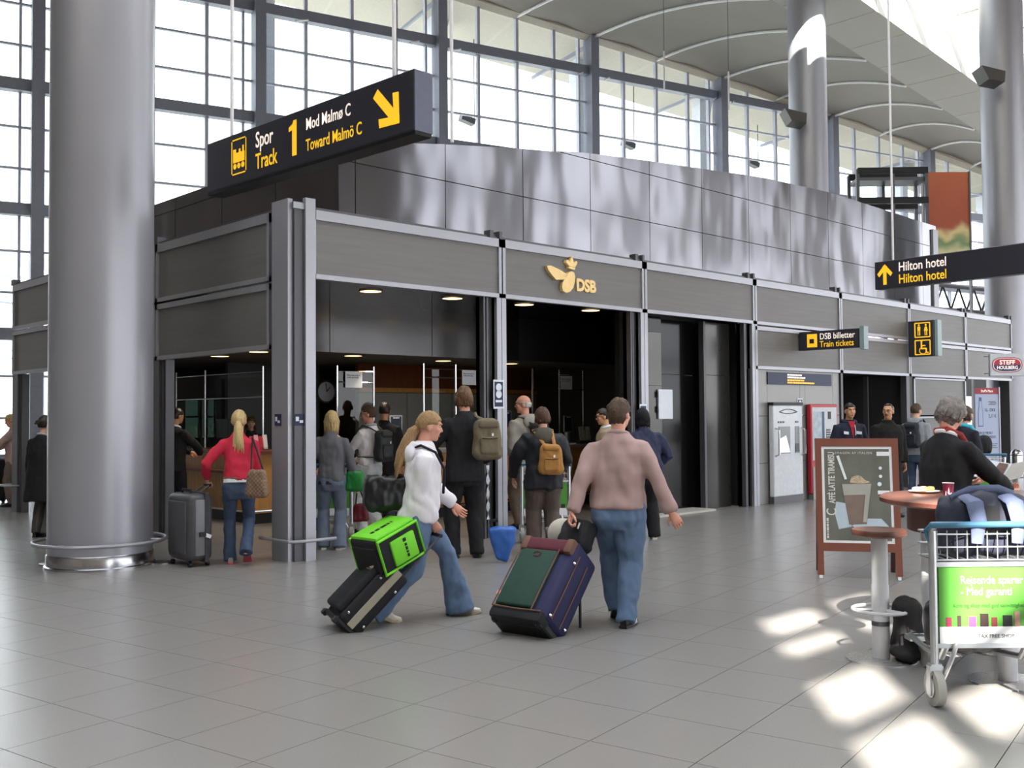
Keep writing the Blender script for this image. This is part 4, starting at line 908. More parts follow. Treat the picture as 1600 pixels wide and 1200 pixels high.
# ================================================================ PEOPLE
D2 = math.radians; AWAY, RIGHT, LEFT, TOWARD = D2(46), D2(-44), D2(136), D2(226)
m_denim = M('denim_blue', '5f7593', rough=.8, var=.14, scale=18, bump=.25, bscale=300); m_denimd = M('denim_dark', '3c4a63', rough=.8, var=.2, scale=9, bump=.25, bscale=300); m_denimg = M('denim_grey', '6a7486', rough=.8, var=.12, scale=15, bump=.25, bscale=300)
m_blackc = M('black_cloth', '17171a', rough=.85, var=.2, scale=12, bump=.15, bscale=200); m_hblond = M('blonde_hair', 'c9ad78', rough=.5, var=.25, scale=30, stretch=(3, 3, .6), bump=.6, bscale=60); m_hbrown = M('brown_hair', '4a3526', rough=.5, var=.3, scale=30, stretch=(3, 3, .6), bump=.6, bscale=60)
m_hdark = M('dark_hair', '231a15', rough=.45, var=.25, scale=30); m_hlb = M('light_brown_hair', '9a7a52', rough=.5, var=.3, scale=30, stretch=(3, 3, .6), bump=.6, bscale=60); m_hgrey = M('grey_hair', '77706c', rough=.6, var=.5, scale=28, bump=.6, bscale=50); m_hwhite = M('white_hair', 'b9b4ae', rough=.6, var=.15, scale=28)
m_sole = M('shoe_sole', 'cfc8bc', rough=.7)
# 1 woman in white hoodie walking with luggage
_b = (G(535, 993)+G(505, 975))/2; CASE_AZ = D2(-20)
_g = Vector((_b.x, _b.y, 0)) + Matrix.Rotation(CASE_AZ-PI/2, 3, 'Z') @ Matrix.Rotation(-D2(46), 3, 'X') @ Vector((0, .1, 1.06))
p = (G(715, 965)+G(603, 970))/2
wh = person('woman in white hoodie and flared jeans walking with a black wheeled suitcase', (p.x+.03, p.y+.03), D2(-31), H=1.70, lean=.10, head=(0, -.03), feet=[(-.07, .30, 0, 0, -.12), (.09, -.36, .0, 0, .45)],
    hands=[(-.30, .30, .86), tuple((Matrix.Translation((p.x+.03, p.y+.03, 0)) @ Matrix.Rotation(D2(-31)-PI/2, 4, 'Z')).inverted() @ (_g + Vector((-.02, .01, .10))))], ehint=[(-.6, -1, 0), (.3, -1, 0)], girth=.95, sh=.95, palm=[(1, .2, .2), (-1, 0, 0)], curl=(.5, 1.1),
    top=dict(mat=M('white_fleece', 'e4dfe6', rough=.9, var=.04, scale=6, bump=.1, bscale=150), name='hoodie', loose=.04, hem=.86, fold=.012, fscale=6, hood=M('white_fleece', 'e4dfe6')), legs=dict(mat=m_denim, flare=.05, loose=.012, len=.06, fold=.008), shoe=dict(mat=m_sole, sole=M('sole_tan', 'b8a890')), skin=m_skin3,
    hair=dict(mat=m_hlb, style='short', low=-.04, vol=1.04, tail=[((0, -.085, -.015), .03), ((0, -.13, -.06), .045), ((0, -.16, -.15), .055), ((0, -.19, -.25), .055), ((0, -.215, -.35), .035), ((0, -.225, -.40), .012)], tie=True, brow=m_hlb))
# 2 man in pink sweater walking away
p = G(962, 978)
pk = person('man in dusty pink sweatshirt and blue jeans pulling the big suitcase', (p.x-.02, p.y-.02), D2(34), H=1.72, lean=.06, head=(-.35, 0), twist=-.05, feet=[(-.02, .22, .0, .1, .5), (.08, .0, 0, -.25, 0)],
    hands=[(-.34, -.10, .78), (.44, .02, .82)], ehint=[(-.8, -.6, 0), (.6, -.8, 0)], girth=1.13, sh=1.08, palm=[(1, 0, 0), (-.3, 1, 0)], curl=(1.1, .6), hdir=[None, (.5, .1, -.8)],
    top=dict(mat=M('dusty_pink_fleece', 'a58a86', rough=.9, var=.05, scale=6, bump=.12, bscale=200), name='sweatshirt', loose=.035, hem=.90, fold=.011, fscale=6, collar=M('dusty_pink_fleece', 'a58a86')), legs=dict(mat=m_denim, loose=.018, len=.05, fold=.009), shoe=dict(mat=m_black, sole=m_black, stripe=[.04, .07, .1]), skin=m_skin3,
    hair=dict(mat=m_hbrown, style='short', vol=1.08, low=-.09, mess=.12), face=True)
# 3 woman in red sweater
p = G(372, 884)
rw = person('blonde woman in red sweater and jeans pushing a grey suitcase', (p.x+.03, p.y+.05), D2(58), H=1.68, lean=.10, head=(.0, 0), feet=[(-.09, .12, 0, .1, 0), (.09, -.10, .02, -.1, 1.0)],
    hands=[(-.34, .18, .92), (.16, .34, 1.0)], ehint=[(-.7, -.8, 0), (.3, -.6, -1)], girth=.93, sh=.92, curl=(1.1, .6),
    top=dict(mat=M('red_knit', 'c22740', rough=.85, var=.05, scale=8), name='sweater', loose=.012, hem=.965, fold=.007, band=m_white), legs=dict(mat=m_denimd, loose=.0, flare=.015, len=.05, belt=M('belt_brown', '5a4632')), shoe=dict(mat=M('sport_shoe', '8e8a88', var=.4, scale=30), sole=M('shoe_red', 'b04a52')),
    hair=dict(mat=m_hblond, style='short', low=-.06, vol=1.05, tail=[((0, -.09, -.02), .025), ((0, -.125, -.06), .04), ((0, -.135, -.16), .046), ((0, -.13, -.26), .04), ((0, -.125, -.34), .015)]))
# 4 blonde woman grey cardigan
p = G(518, 858)
bw = person('blonde bobbed woman in grey top and grey jeans facing the counter', (p.x, p.y), AWAY+.1, H=1.66, lean=.02, feet=[(-.10, .03, 0, .15, 0), (.1, -.04, 0, -.2, 0)], hands=[(-.22, .2, .95), (.30, .05, .80)], girth=.95, sh=.93,
    top=dict(mat=M('grey_jersey', '66656a', rough=.9, var=.06, scale=8), name='cardigan', loose=.02, hem=.86, fold=.008, band=M('dark_plum', '2b2333')), legs=dict(mat=m_denimg, loose=.012, flare=.02, len=.06), shoe=dict(mat=m_denimg, sole=m_sole), hair=dict(mat=m_hblond, style='bob', len=.1, vol=1.06, mess=.1), face=False)
# 5 man in white sweater with glasses
p = G(578, 832)
wm = person('person in white sweater and dark glasses looking sideways by the counter', (p.x, p.y), D2(100), H=1.74, lean=.0, head=(.55, -.02), feet=[(-.10, .05, 0, .1, 0), (.1, -.05, 0, -.2, 0)], hands=[(-.08, .34, .98), (.06, .33, .97)], ehint=[(-1, -.4, 0), (1, -.4, 0)], girth=.95, sh=.95,
    top=dict(mat=M('white_knit', 'efedf3', rough=.9, var=.04, scale=8), name='sweater', loose=.02, hem=.93, fold=.009, collar=M('grey_scarf', 'a9adb3')), legs=dict(mat=M('pale_trousers', 'ccd1d6', rough=.85, var=.08, scale=12), loose=.02, len=.05, fold=.01), shoe=dict(mat=m_black), skin=m_skin3, hair=dict(mat=m_hbrown, style='short', vol=1.04, line=.065), glasses=m_black)
# 6 dark person behind
p = AT(601, 800, 15.0)
dk = person('dark haired person in black coat at the counter behind the white sweater', (p.x, p.y), AWAY, H=1.80, top=dict(mat=m_blackc, name='coat', loose=.04, hem=.72), legs=dict(mat=m_denimd), skin=m_skin2, hair=dict(mat=m_hdark, style='short', vol=1.05), face=False)
# 7 tall man black suit
p = G(727, 871)
st = person('tall man in black suit with an olive backpack on one shoulder', (p.x, p.y), D2(62), H=1.93, lean=-.01, head=(.15, 0), feet=[(-.13, .03, 0, .2, 0), (.13, -.02, 0, -.25, 0)], hands=[(-.24, .22, 1.08), (.26, .2, 1.06)], ehint=[(-.8, -.6, 0), (.8, -.6, 0)], girth=1.02, sh=1.06,
    top=dict(mat=m_blackc, name='suit_jacket', loose=.03, hem=.79, hemx=.01, fold=.006), legs=dict(mat=m_blackc, loose=.015, len=.055), shoe=dict(mat=M('black_leather', '0f0f10', rough=.3)), skin=m_skin3, hair=dict(mat=M('chestnut_hair', '6b4c34', rough=.5, var=.3, scale=30, stretch=(3, 3, .6), bump=.6, bscale=60), style='bob', len=.02, vol=1.04, mess=.13), face=False)
# 8 bald man in grey jacket
p = AT(822, 800, 14.3)
bd = person('balding man in light grey jacket wearing spectacles in the queue', (p.x, p.y), D2(88), H=1.88, lean=.0, head=(.75, -.05), hands=[(-.2, .25, 1.08), (.25, .15, 1.0)], girth=1.08, sh=1.05, feet=[(-.12, .03, 0, .1, 0), (.12, 0, 0, -.1, 0)],
    top=dict(mat=M('grey_anorak', '98938a', rough=.7, var=.06, scale=6), name='jacket', loose=.045, hem=.76, fold=.014, fscale=6, hood=M('grey_anorak', '98938a')), legs=dict(mat=M('brown_trousers', '5a4d42', rough=.85)), skin=m_skin3, hair=dict(mat=m_hwhite, style='bald', vol=1.02), glasses=m_alud)
# 9 boy in black jacket with tan backpack
p = G(850, 862)
by = person('brown haired youth in black hooded jacket with a small tan backpack', (p.x, p.y), D2(52), H=1.68, lean=.05, head=(.35, -.05), feet=[(-.11, .03, 0, .1, 0), (.11, -.02, 0, -.1, 0)], hands=[(-.33, .2, .86), (.2, .25, .9)], ehint=[(-1, -.4, 0), (1, -.5, 0)], girth=1.05, sh=1.05,
    top=dict(mat=M('black_anorak', '1c1d22', rough=.7, var=.1, scale=8), name='jacket', loose=.06, hem=.76, fold=.014, fscale=6, hood=M('olive_grey_hood', '4e4a40', rough=.8)), legs=dict(mat=M('brown_grey_trousers', '574a44', rough=.85), loose=.03, len=.05), shoe=dict(mat=m_black), hair=dict(mat=M('auburn_brown_hair', '4d3022', rough=.4, var=.25, scale=30, stretch=(3, 3, .6), bump=.6, bscale=60), style='bob', len=.0, vol=1.1), face=False)
# 10 man with glasses facing left
p = AT(949, 800, 14.6)
gm = person('dark haired man with glasses in tan jacket seen in profile in the queue', (p.x, p.y), D2(125), H=1.68, head=(.25, -.1), top=dict(mat=M('tan_jacket', '9a8a72', rough=.8), name='jacket', loose=.035, collar=m_paper), legs=dict(mat=m_denimd), skin=m_skin2, hair=dict(mat=m_hdark, style='short', vol=1.03, line=.06), glasses=m_black)
# 11 blue hooded person
p = G(1010, 842)
bh = person('person in dark navy hooded jacket and black trousers by the post', (p.x, p.y), D2(60), H=1.66, lean=.08, feet=[(-.11, .04, 0, .1, 0), (.11, 0, 0, -.3, 0)], hands=[(-.15, .25, .95), (.2, .2, .92)], ehint=[(-1, -.4, 0), (1, -.5, 0)], girth=1.1, sh=1.1,
    top=dict(mat=M('navy_anorak', '1d2340', rough=.7, var=.1, scale=8), name='jacket', loose=.055, hem=.8, fold=.012), legs=dict(mat=m_blackc, loose=.03, len=.06), shoe=dict(mat=m_black, sole=m_sole), hair=dict(mat=M('black_hood', '101116', rough=.85), style='bob', len=.06, vol=1.16, line=.03), face=False)
# 12 young man facing camera
p = AT(1329, 800, 15.9)
ym = person('young dark haired man in navy zip hoodie over a red shirt', (p.x, p.y), TOWARD+.05, H=1.74, head=(.0, .05), girth=1.02, sh=1.08, hands=[(-.27, .1, .85), (.27, .1, .85)],
    top=dict(mat=M('navy_hoodie', '1e2335', rough=.85, var=.08, scale=8), name='hoodie', loose=.035, hood=M('navy_hoodie', '1e2335')), legs=dict(mat=m_denimd), skin=m_skin2, hair=dict(mat=m_hdark, style='short', vol=1.05, line=.06))
T_ = ym['T']; MB().add([T_(Vector(v)) for v in ((-.055, .085, 1.475), (.055, .085, 1.475), (.03, .135, 1.38), (0, .165, 1.2), (-.03, .135, 1.38), (0, .09, 1.475))], [(0, 4, 3, 2, 1, 5)]).build('red_shirt', M('red_shirt', 'a8202f', rough=.8), ym['obj'])
for sg in (-1,): MB().tube([T_(Vector(v)) for v in ((sg*.03, .145, 1.42), (sg*.035, .165, 1.34), (sg*.035, .165, 1.26))], .006, 6).build('drawstring', m_white, ym['obj'])
for k, (x, w_) in enumerate(((.07, .075), (-.14, .085))):
    vs = [T_(Vector(v)) for v in ((x, .152, 1.27), (x+w_, .146, 1.28), (x+w_, .143, 1.325), (x, .150, 1.315))]; MB().add(vs, [(0, 1, 2, 3)]).build('chest_patch', m_paper, ym['obj'])
# 13 man with moustache
p = AT(1389, 800, 15.6)
mm = person('man with moustache and receding hair in a black fleece jacket', (p.x, p.y), TOWARD+.1, H=1.73, head=(-.75, .0), girth=1.12, sh=1.1, top=dict(mat=M('black_fleece', '171513', rough=.95, var=.2, scale=10), name='fleece', loose=.05, collar=M('black_fleece', '171513')), legs=dict(mat=m_blackc), skin=m_skin2, hair=dict(mat=m_hdark, style='short', vol=1.0, line=.085), glasses=m_alud)
MB().tube([mm['hc'] + mm['HR'] @ Vector(v) for v in ((-.026, .088, -.058), (0, .1, -.05), (.026, .088, -.058))], .007, 6).build('moustache', m_hdark, mm['obj'])
# 14 hoodie + backpack walking away
p = AT(1433, 800, 17.5)
hb = person('person in grey hoodie with a dark backpack walking away past the wall panels', (p.x, p.y), AWAY-.7, H=1.74, head=(-.3, 0), top=dict(mat=M('grey_hoodie', '8d9096', rough=.9), name='hoodie', loose=.03, hood=M('grey_hoodie', '8d9096')), legs=dict(mat=m_denimd), hair=dict(mat=m_hbrown, style='short', vol=1.05), face=False)
# 15 woman with grey hair at table
p = AT(1487, 1000, 7.55)
gw = person('grey haired woman in black sweater and white collar reading at the table', (p.x-.05, p.y+.02), D2(-18), H=1.70, lean=.12, head=(-.1, -.45), girth=1.08, sh=1.0, hands=[(-.12, .42, 1.05), (.22, .44, 1.0)], ehint=[(-1, -.3, -.6), (1, -.3, -.8)], palm=[(0, -.3, 1), (-.3, -.2, 1)], curl=(.7, .7), hdir=[(.3, 1, .1), (-.2, 1, .05)],
    top=dict(mat=m_blackc, name='sweater', loose=.03, hem=.84, fold=.007, collar=m_white), legs=dict(mat=m_denimd, loose=.01), shoe=dict(mat=m_black), skin=m_skin3, hair=dict(mat=m_hgrey, style='bob', len=.0, vol=1.15, line=.045, mess=.16), face=True)
T_ = gw['T']; q = MB(); q.tube([T_(Vector(v)) for v in ((-.07, -.06, 1.49), (.05, -.07, 1.5), (.09, .02, 1.475), (.08, .11, 1.4), (.07, .145, 1.25), (.06, .15, 1.1))], [(.02, .03)]*6, 8); q.build('red_scarf', M('scarf_red_pattern', '8e2f2c', rough=.8, var=.8, scale=22), gw['obj'], smooth=True)
# 16 turquoise scarf woman
p = AT(1508, 800, 13.5)
ts_ = person('brown haired woman in dark coat with a long turquoise scarf', (p.x, p.y), D2(-20), H=1.67, head=(-.1, 0), top=dict(mat=M('dark_coat', '1f1f2b', rough=.9), name='coat', loose=.04, hem=.6), legs=dict(mat=m_blackc), hair=dict(mat=m_hbrown, style='bob', len=.02, vol=1.08))
T_ = ts_['T']; q = MB(); q.tube([T_(Vector(v)) for v in ((-.07, -.03, 1.49), (.02, -.085, 1.49), (.1, .0, 1.47), (.11, .1, 1.38), (.1, .16, 1.2), (.1, .18, .9), (.12, .17, .72))], [(.025, .03), (.03, .03), (.035, .03), (.045, .02), (.06, .015), (.07, .015), (.06, .01)], 10); q.build('turquoise_scarf', M('turquoise_scarf', '3fa7bd', rough=.8, var=.2, scale=12), ts_['obj'], smooth=True)
# 17 coat person behind the big column
p = G(76, 838)
cpn = person('dark haired person in a long black coat half hidden by the thick column', (p.x-.1, p.y-.05), D2(30), H=1.63, head=(-.3, 0), top=dict(mat=m_blackc, name='coat', loose=.06, hem=.52, hemx=.03, collar=M('grey_scarf', 'a9adb3')), legs=dict(mat=M('grey_skirt', '4d4a48'), loose=.03), hair=dict(mat=m_hdark, style='short', vol=1.12, tail=[((0, -.09, .02), .035), ((0, -.13, .03), .04), ((0, -.15, .02), .02)]), face=False)
# 18 far left person
p = AT(21, 780, 18.6)
fp_ = person('person in pale pink clothes standing beyond the far post', (p.x, p.y), D2(150), H=1.68, lean=.05, head=(0, -.25), hands=[(-.1, .35, 1.05), (.1, .35, 1.03)], ehint=[(-1, -.3, 0), (1, -.3, 0)], top=dict(mat=M('pale_pink_shirt', 'b59a94', rough=.85), name='shirt', loose=.03, hem=.8), legs=dict(mat=M('taupe_trousers', '77695f', rough=.85)), skin=m_skin3, hair=dict(mat=m_hblond, style='short', vol=1.04))
# 19 clerk, 20 dark suited man inside
p = PX(392, 650, 2.8)
clk = person('red haired clerk behind the glass of the side counter', (p.x, p.y), D2(240), H=1.60, top=dict(mat=m_blackc, name='jacket', loose=.03), legs=dict(mat=m_blackc), hair=dict(mat=M('red_brown_hair', '5e3320', rough=.5, var=.3, scale=25), style='bob', len=.06, vol=1.12))
p = AT(272, 800, 15.2)
ds = person('dark suited man holding papers inside the side opening', (p.x, p.y), D2(10), H=1.74, hands=[(-.1, .38, 1.06), (.1, .4, 1.05)], ehint=[(-1, -.3, 0), (1, -.3, 0)], top=dict(mat=m_blackc, name='suit_jacket', loose=.03, hem=.8, collar=m_white), legs=dict(mat=m_blackc), skin=m_skin2, hair=dict(mat=m_hdark, style='short', vol=1.04))
cl2 = person('clerk in dark uniform behind the front counter', (6.6, 4.3), D2(255), H=1.70, top=dict(mat=M('uniform_navy', '232a3d', rough=.8), name='jacket', loose=.03, collar=m_white), legs=dict(mat=m_blackc), hair=dict(mat=m_hbrown, style='short', vol=1.05))
# ================================================================ INSIDE THE TICKET HALL
lc = root('counter', 'orange wood service counter in the side opening', 'counter', (0, 0, 0))
MB().b2(1.66, 2.3, 3.8, 8.3, .16, 1.04).build('wood_front', m_wood, lc); MB().b2(1.6, 2.36, 3.74, 8.36, 1.04, 1.09).build('worktop', m_dwood, lc)
MB().b2(1.72, 2.25, 3.86, 8.25, 0, .16).build('kick_plate', m_black, lc); MB().tube([(2.3, 3.7, .2), (1.56, 3.7, .2), (1.56, 8.3, .2)], .018, 8).build('foot_rail', m_chrome, lc, smooth=True)
MB().b2(1.5, 1.62, 4.4, 8.3, .75, .79).build('bag_shelf', m_dwood, lc)
rc = root('counter', 'long orange wood ticket counter behind the queue', 'counter', (0, 0, 0))
for k in range(5): MB().b2(3.3+k*1.1+.004, 4.4+k*1.1-.004, 2.5, 3.1, .16, 1.02).build('wood_front', m_wood, rc)
MB().b2(3.25, 8.85, 2.44, 3.16, 1.02, 1.07).build('worktop', M('counter_grey', '9c9da0', rough=.4), rc); MB().b2(3.35, 8.75, 2.56, 3.05, 0, .16).build('kick_plate', m_black, rc); MB().tube([(3.3, 2.4, .2), (8.8, 2.4, .2)], .018, 8).build('foot_rail', m_chrome, rc, smooth=True)
def screen(name, label, pts, z0, z1, mid):
    r = root(name, label, 'glass screen')
    for a, b in zip(pts, pts[1:]):
        a3, b3 = Vector((*a, 0)), Vector((*b, 0)); d = (b3-a3)
        MB().add([(a[0], a[1], z0), (b[0], b[1], z0), (b[0], b[1], z1-.08), (a[0], a[1], z1-.08)], [(0, 1, 2, 3)]).build('glass_pane', MGLASS('screen_glass', (.86, .93, .91), .045), r)
        MB().tube([(a[0], a[1], mid), (b[0], b[1], mid)], .014, 6).build('cross_bar', m_chrome, r); MB().tube([(a[0], a[1], z1-.08), (b[0], b[1], z1-.08)], .01, 6).build('cross_bar', m_chrome, r)
    for a in pts: MB().tube([(a[0], a[1], z0), (a[0], a[1], z1)], .018, 8).build('screen_post', m_chrome, r, smooth=True)
    return r
ys = 2.62; X_ = lambda px: PY(px, 600, ys).x
screen('glass_screen', 'glass screen on steel posts above the long counter', [(X_(px), ys) for px in (500, 527, 584, 662, 712, 745)], 1.07, 2.36, 2.12) if False else None
sA = screen('glass_screen', 'glass screen hung with a notice above the left end of the long counter', [(X_(px), ys) for px in (527, 584)] , 1.07, 2.34, PY(560, 598, ys).z)
sB = screen('glass_screen', 'glass screen with tall steel posts near the black suited man', [(X_(px), ys) for px in (662, 712, 748)], 1.07, 2.42, PY(700, 590, ys).z)
sC = screen('glass_screen', 'glass screen by the bald man showing pale reflection panels', [(X_(px), ys) for px in (832, 874, 911)], 1.07, 2.4, PY(860, 608, ys).z)
sD = screen('glass_screen', 'glass screen frame on the side counter behind the woman in red', [(1.95, y) for y in (6.9, 5.85, PX(411, 600, 1.95).y)], 1.09, PX(345, 577, 1.95).z, PX(380, 621, 1.95).z)
for k, (x, y, lb) in enumerate(((553, 593, 'white cash or card notice on the glass above the blonde woman'), (733, 590, 'white cash or card notice on the glass behind the tall man'), (885, 598, 'white cash or card notice on the glass by the bald man'))):
    p = PY(x, y, ys-.03); o = MB().b2(-.15, .15, 0, .004, -.12, .12).build('notice', m_paper, None, p); tag(o, lb, 'notice', group='cash or card notices')
    text('lettering', 'Please have cash or\ncredit card ready.', .033, m_navy, o, (-.125, -.002, .02), xs=.9)
ck = PY(510, 612, 6.28); cko = root('wall_clock', 'round pale wall clock on the dark partition', 'clock', ck)
MB().tube([(0, 0, 0), (0, .02, 0)], .2, 28).build('clock_face', m_paper, cko); MB().tube([(.2*math.cos(a*PI/16), .0, .2*math.sin(a*PI/16)) for a in range(32)], .018, 6, closed=True).build('rim', m_alud, cko)
MB().beam((0, -.012, 0), (.07, -.012, .08), .008, .012).build('hour_hand', m_black, cko); MB().beam((0, -.012, 0), (-.02, -.012, .16), .006, .01).build('minute_hand', m_black, cko)
def easel(x, y, Y, w_, h_, lb):
    p = PY(x, y, Y); r = root('poster_stand', lb, 'poster', (p.x, p.y, 1.07)); z = p.z-1.07
    MB().b2(-w_/2, w_/2, 0, .02, z-h_/2, z+h_/2).build('poster_frame', m_alum, r); MB().b2(-w_/2+.02, w_/2-.02, -.003, .0, z-h_/2+.02, z+h_/2-.02).build('poster_print', M('dark_poster', '1c2733', rough=.5, var=.6, scale=14), r); MB().b2(-.03, .03, 0, .06, 0, z).build('stand', m_alum, r)
    bars(r, m_paper, (-w_*.25, -.004, z+h_*.36), (1, 0, 0), (0, 0, 1), 0, w_*.5, .018, int(x))
easel(619, 667, 2.75, .24, .36, 'small dark poster on the counter beside the white sweater'); easel(792, 658, 2.75, .22, .36, 'small dark poster on the counter beside the bald man'); easel(888, 662, 2.75, .22, .3, 'small dark poster on the counter above the tan backpack')
# glowing panels standing in for bright reflections in the counter glass
for x0, x1, y0, y1, lb in ((850, 896, 588, 642, 'pale blue white glowing panel standing in for a reflection in the glass by the bald man'), (930, 958, 600, 640, 'pale panel standing in for a reflection at the back right of the front opening')):
    a, b = PY(x0, y1, 5.1), PY(x1, y0, 5.1); o = MB().b2(a.x, b.x, 5.08, 5.14, a.z, b.z).build('reflection_panel', ME('reflection_glow', 'cfdde0', .35)); tag(o, lb, 'board', group='glowing panels standing in for reflections')
# leaflets on the side counter
lr = root('leaflet_rack', 'clear rack of pink and red leaflets on the side counter', 'leaflets', (1.85, 3.95, 1.09))
for k, c in enumerate(('c23a62', 'd8a0b0', 'b2243e', 'e0d4d8')): MB().box((-.12+k*.075, .0, .11+.02*(k % 2)), (.065, .02, .22), rot=Matrix.Rotation(-.2, 3, 'X')).build('leaflet', M('leaflet_%d' % k, c), lr)
MB().b2(-.17, .17, -.03, .05, 0, .05).build('tray', MGLASS('acrylic', (.9, .9, .95), .2), lr)
ch = root('card_holder', 'grey card holder at the corner of the side counter', 'holder', (2.18, 3.85, 1.09))
for k in range(3): MB().box((-.09+k*.08, 0, .05), (.07, .015, .1), rot=Matrix.Rotation(-.3, 3, 'X')).build('card', m_paper if k % 2 else m_alud, ch)
lr2 = root('leaflet_rack', 'white leaflet rack on the long counter near the tan jacket man', 'leaflets', (PY(914, 690, 2.6).x, 2.6, 1.07))
for k in range(3): MB().box((-.1+k*.1, 0, .16), (.09, .015, .3), rot=Matrix.Rotation(-.15, 3, 'X')).build('leaflet', M('leaflet_pale', 'c5cfc4', var=.4, scale=20), lr2)
MB().b2(-.17, .17, -.03, .06, 0, .06).build('tray', m_alud, lr2)
mo = root('monitor', 'dark desk monitor behind the side counter glass', 'monitor', (2.15, 5.6, 1.09)); MB().rbox((0, 0, .32), (.05, .42, .32), .01).build('screen_case', m_black, mo); MB().b2(-.1, .1, -.12, .12, 0, .02).b2(-.02, .02, -.02, .02, 0, .2).build('stand', m_black, mo)
# plants behind the side counter
pl = root('potted_plant', 'leafy green plant behind the side counter glass', 'plant', (PX(322, 650, 2.9).x, PX(322, 650, 2.9).y, 0)); MB().lathe([(.14, 0), (.2, .4), (.18, .4), (.16, .36)], 16).build('pot', m_alud, pl, smooth=True)
rnd = random.Random(5)
for k in range(22):
    t = rnd.uniform(0, 2*PI); L = rnd.uniform(.5, .95); q = MB(); ps = []
    for i in range(5):
        f = i/4; ps.append(Vector((math.cos(t)*L*.5*f, math.sin(t)*L*.5*f, .38+L*(1.5*f-.6*f*f))))
    sd = Vector((-math.sin(t), math.cos(t), 0)); wv = (.01, .05, .065, .045, .004); vs = []
    for p, w_ in zip(ps, wv): vs += [p+sd*w_, p-sd*w_]
    q.add(vs, [(2*i, 2*i+1, 2*i+3, 2*i+2) for i in range(4)]); q.build('leaf', M('plant_green', '3c5a3a', var=.2), pl, smooth=True)
# shopping bag with rolled posters, on the side counter shelf
sbp = AT(242, 715, 15.0); sbg = root('shopping_bag', 'kraft paper bag with rolled posters and a red ribbon on the side counter', 'bag', (1.85, 7.35, 1.09), .3)
MB().rbox((0, 0, .2), (.3, .16, .4), .01, 1, taper=.08).build('paper_bag', M('kraft_paper', 'a88a6a', rough=.85), sbg)
for k, (dx, c) in enumerate(((-.08, 'd9d4cc'), (.02, 'cfcac0'), (.08, 'c22a3a'))): MB().tube([(dx, 0, .3), (dx+.06*(k-1), .03, .75)], .025, 8).build('roll', M('roll_%d' % k, c), sbg)
MB().box((.13, 0, .62), (.1, .03, .14)).build('ribbon', M('ribbon_red', 'c22a3a'), sbg)
# stanchion beside the post
spp = AT(250, 828, 14.4); sg_ = root('stanchion', 'thin chrome barrier post beside the side opening', 'barrier post', (spp.x, spp.y, 0)); MB().lathe([(.17, 0), (.17, .015), (.02, .03), (.02, .92), (.03, .93), (.03, .97), (.0, .98)], 18).build('pole', m_chrome, sg_, smooth=True); MB().lathe([(.175, 0), (.175, .008)], 18).build('base', m_alud, sg_)
# twisted paper tape on the second post
tpx = PY(761, 760, -.03); q = MB(); vs = []
for i in range(15):
    z = .95-i*.05; a = i*.9; vs += [(tpx.x+.03*math.cos(a), -.045-.012*math.sin(a), z), (tpx.x-.03*math.cos(a)+.008*math.sin(i*2), -.045+.012*math.sin(a), z)]
q.add(vs, [(2*i, 2*i+1, 2*i+3, 2*i+2) for i in range(14)]); o = q.build('paper_tape', m_paper, smooth=True); tag(o, 'twisted strip of pale tape hanging on the post by the tall man', 'tape')
# ================================================================ LUGGAGE AND FURNITURE
def orient(o, az, tilt=0.0, roll=0.0):
    o.rotation_mode = 'QUATERNION'; o.rotation_quaternion = (Matrix.Rotation(az-PI/2, 3, 'Z') @ Matrix.Rotation(-tilt, 3, 'X') @ Matrix.Rotation(roll, 3, 'Y')).to_quaternion()
def wheel(x, y, z, r, w_, parent, mat=None, name='wheel'):
    q = MB(); q.tube([(x-w_/2, y, z), (x+w_/2, y, z)], r, 16); return q.build(name, mat or m_black, parent, smooth=True)
m_nylon = M('black_nylon', '19191c', rough=.75, var=.15, scale=20, bump=.15, bscale=300); m_navyb = M('navy_nylon', '23234a', rough=.7, var=.12, scale=15, bump=.15, bscale=250); m_green = M('forest_green_nylon', '1f3f35', rough=.75, var=.15, scale=15, bump=.15, bscale=250); m_burg = M('burgundy_nylon', '5b2430', rough=.75, var=.12, scale=15); m_brownt = M('brown_trim', '6a4a3c', rough=.7); m_lime = M('lime_nylon', '74d12c', rough=.6, var=.06, scale=10); m_beige = M('beige_webbing', '9b9584', rough=.8)
# ---- black wheeled suitcase (white hoodie woman)
bp_ = (G(535, 993)+G(505, 975))/2; bc = root('wheeled_suitcase', 'black wheeled suitcase tilted behind the woman in white, beige stripe on its side', 'suitcase', (bp_.x, bp_.y, .0)); orient(bc, CASE_AZ, D2(46))
MB().rbox((0, .02, .36), (.38, .22, .56), .035, 3).build('shell', m_nylon, bc, smooth=True)
pk_ = MB().rbox((0, -.115, .33), (.32, .07, .42), .025, 3).build('front_pocket', m_nylon, bc, smooth=True); MB().rbox((0, -.152, .53), (.31, .012, .05), .004, 1).build('pocket_band', m_beige, pk_); MB().rbox((0, -.152, .495), (.31, .012, .012), .003, 1).build('pocket_zip', m_brownt, pk_)
MB().tube([(-.06, -.1, .60), (-.05, -.13, .585), (.05, -.13, .585), (.06, -.1, .60)], .01, 8).build('carry_handle', m_alud, bc, smooth=True)
MB().rbox((.192, .02, .36), (.012, .06, .54), .004, 1).build('side_stripe', m_beige, bc)
for z in (.16, .5): 
    for y in (-.06, .1): MB().ell((.193, y, z), .013, 8, 6).build('stud', m_chrome, bc, smooth=True)
MB().rbox((0, .0, .075), (.36, .2, .04), .01, 1).build('base_plate', m_black, bc)
for x in (-.16, .16): wheel(x, .11, .05, .045, .035, bc); MB().rbox((x, -.09, .06), (.04, .05, .05), .01, 1).build('foot', m_black, bc)
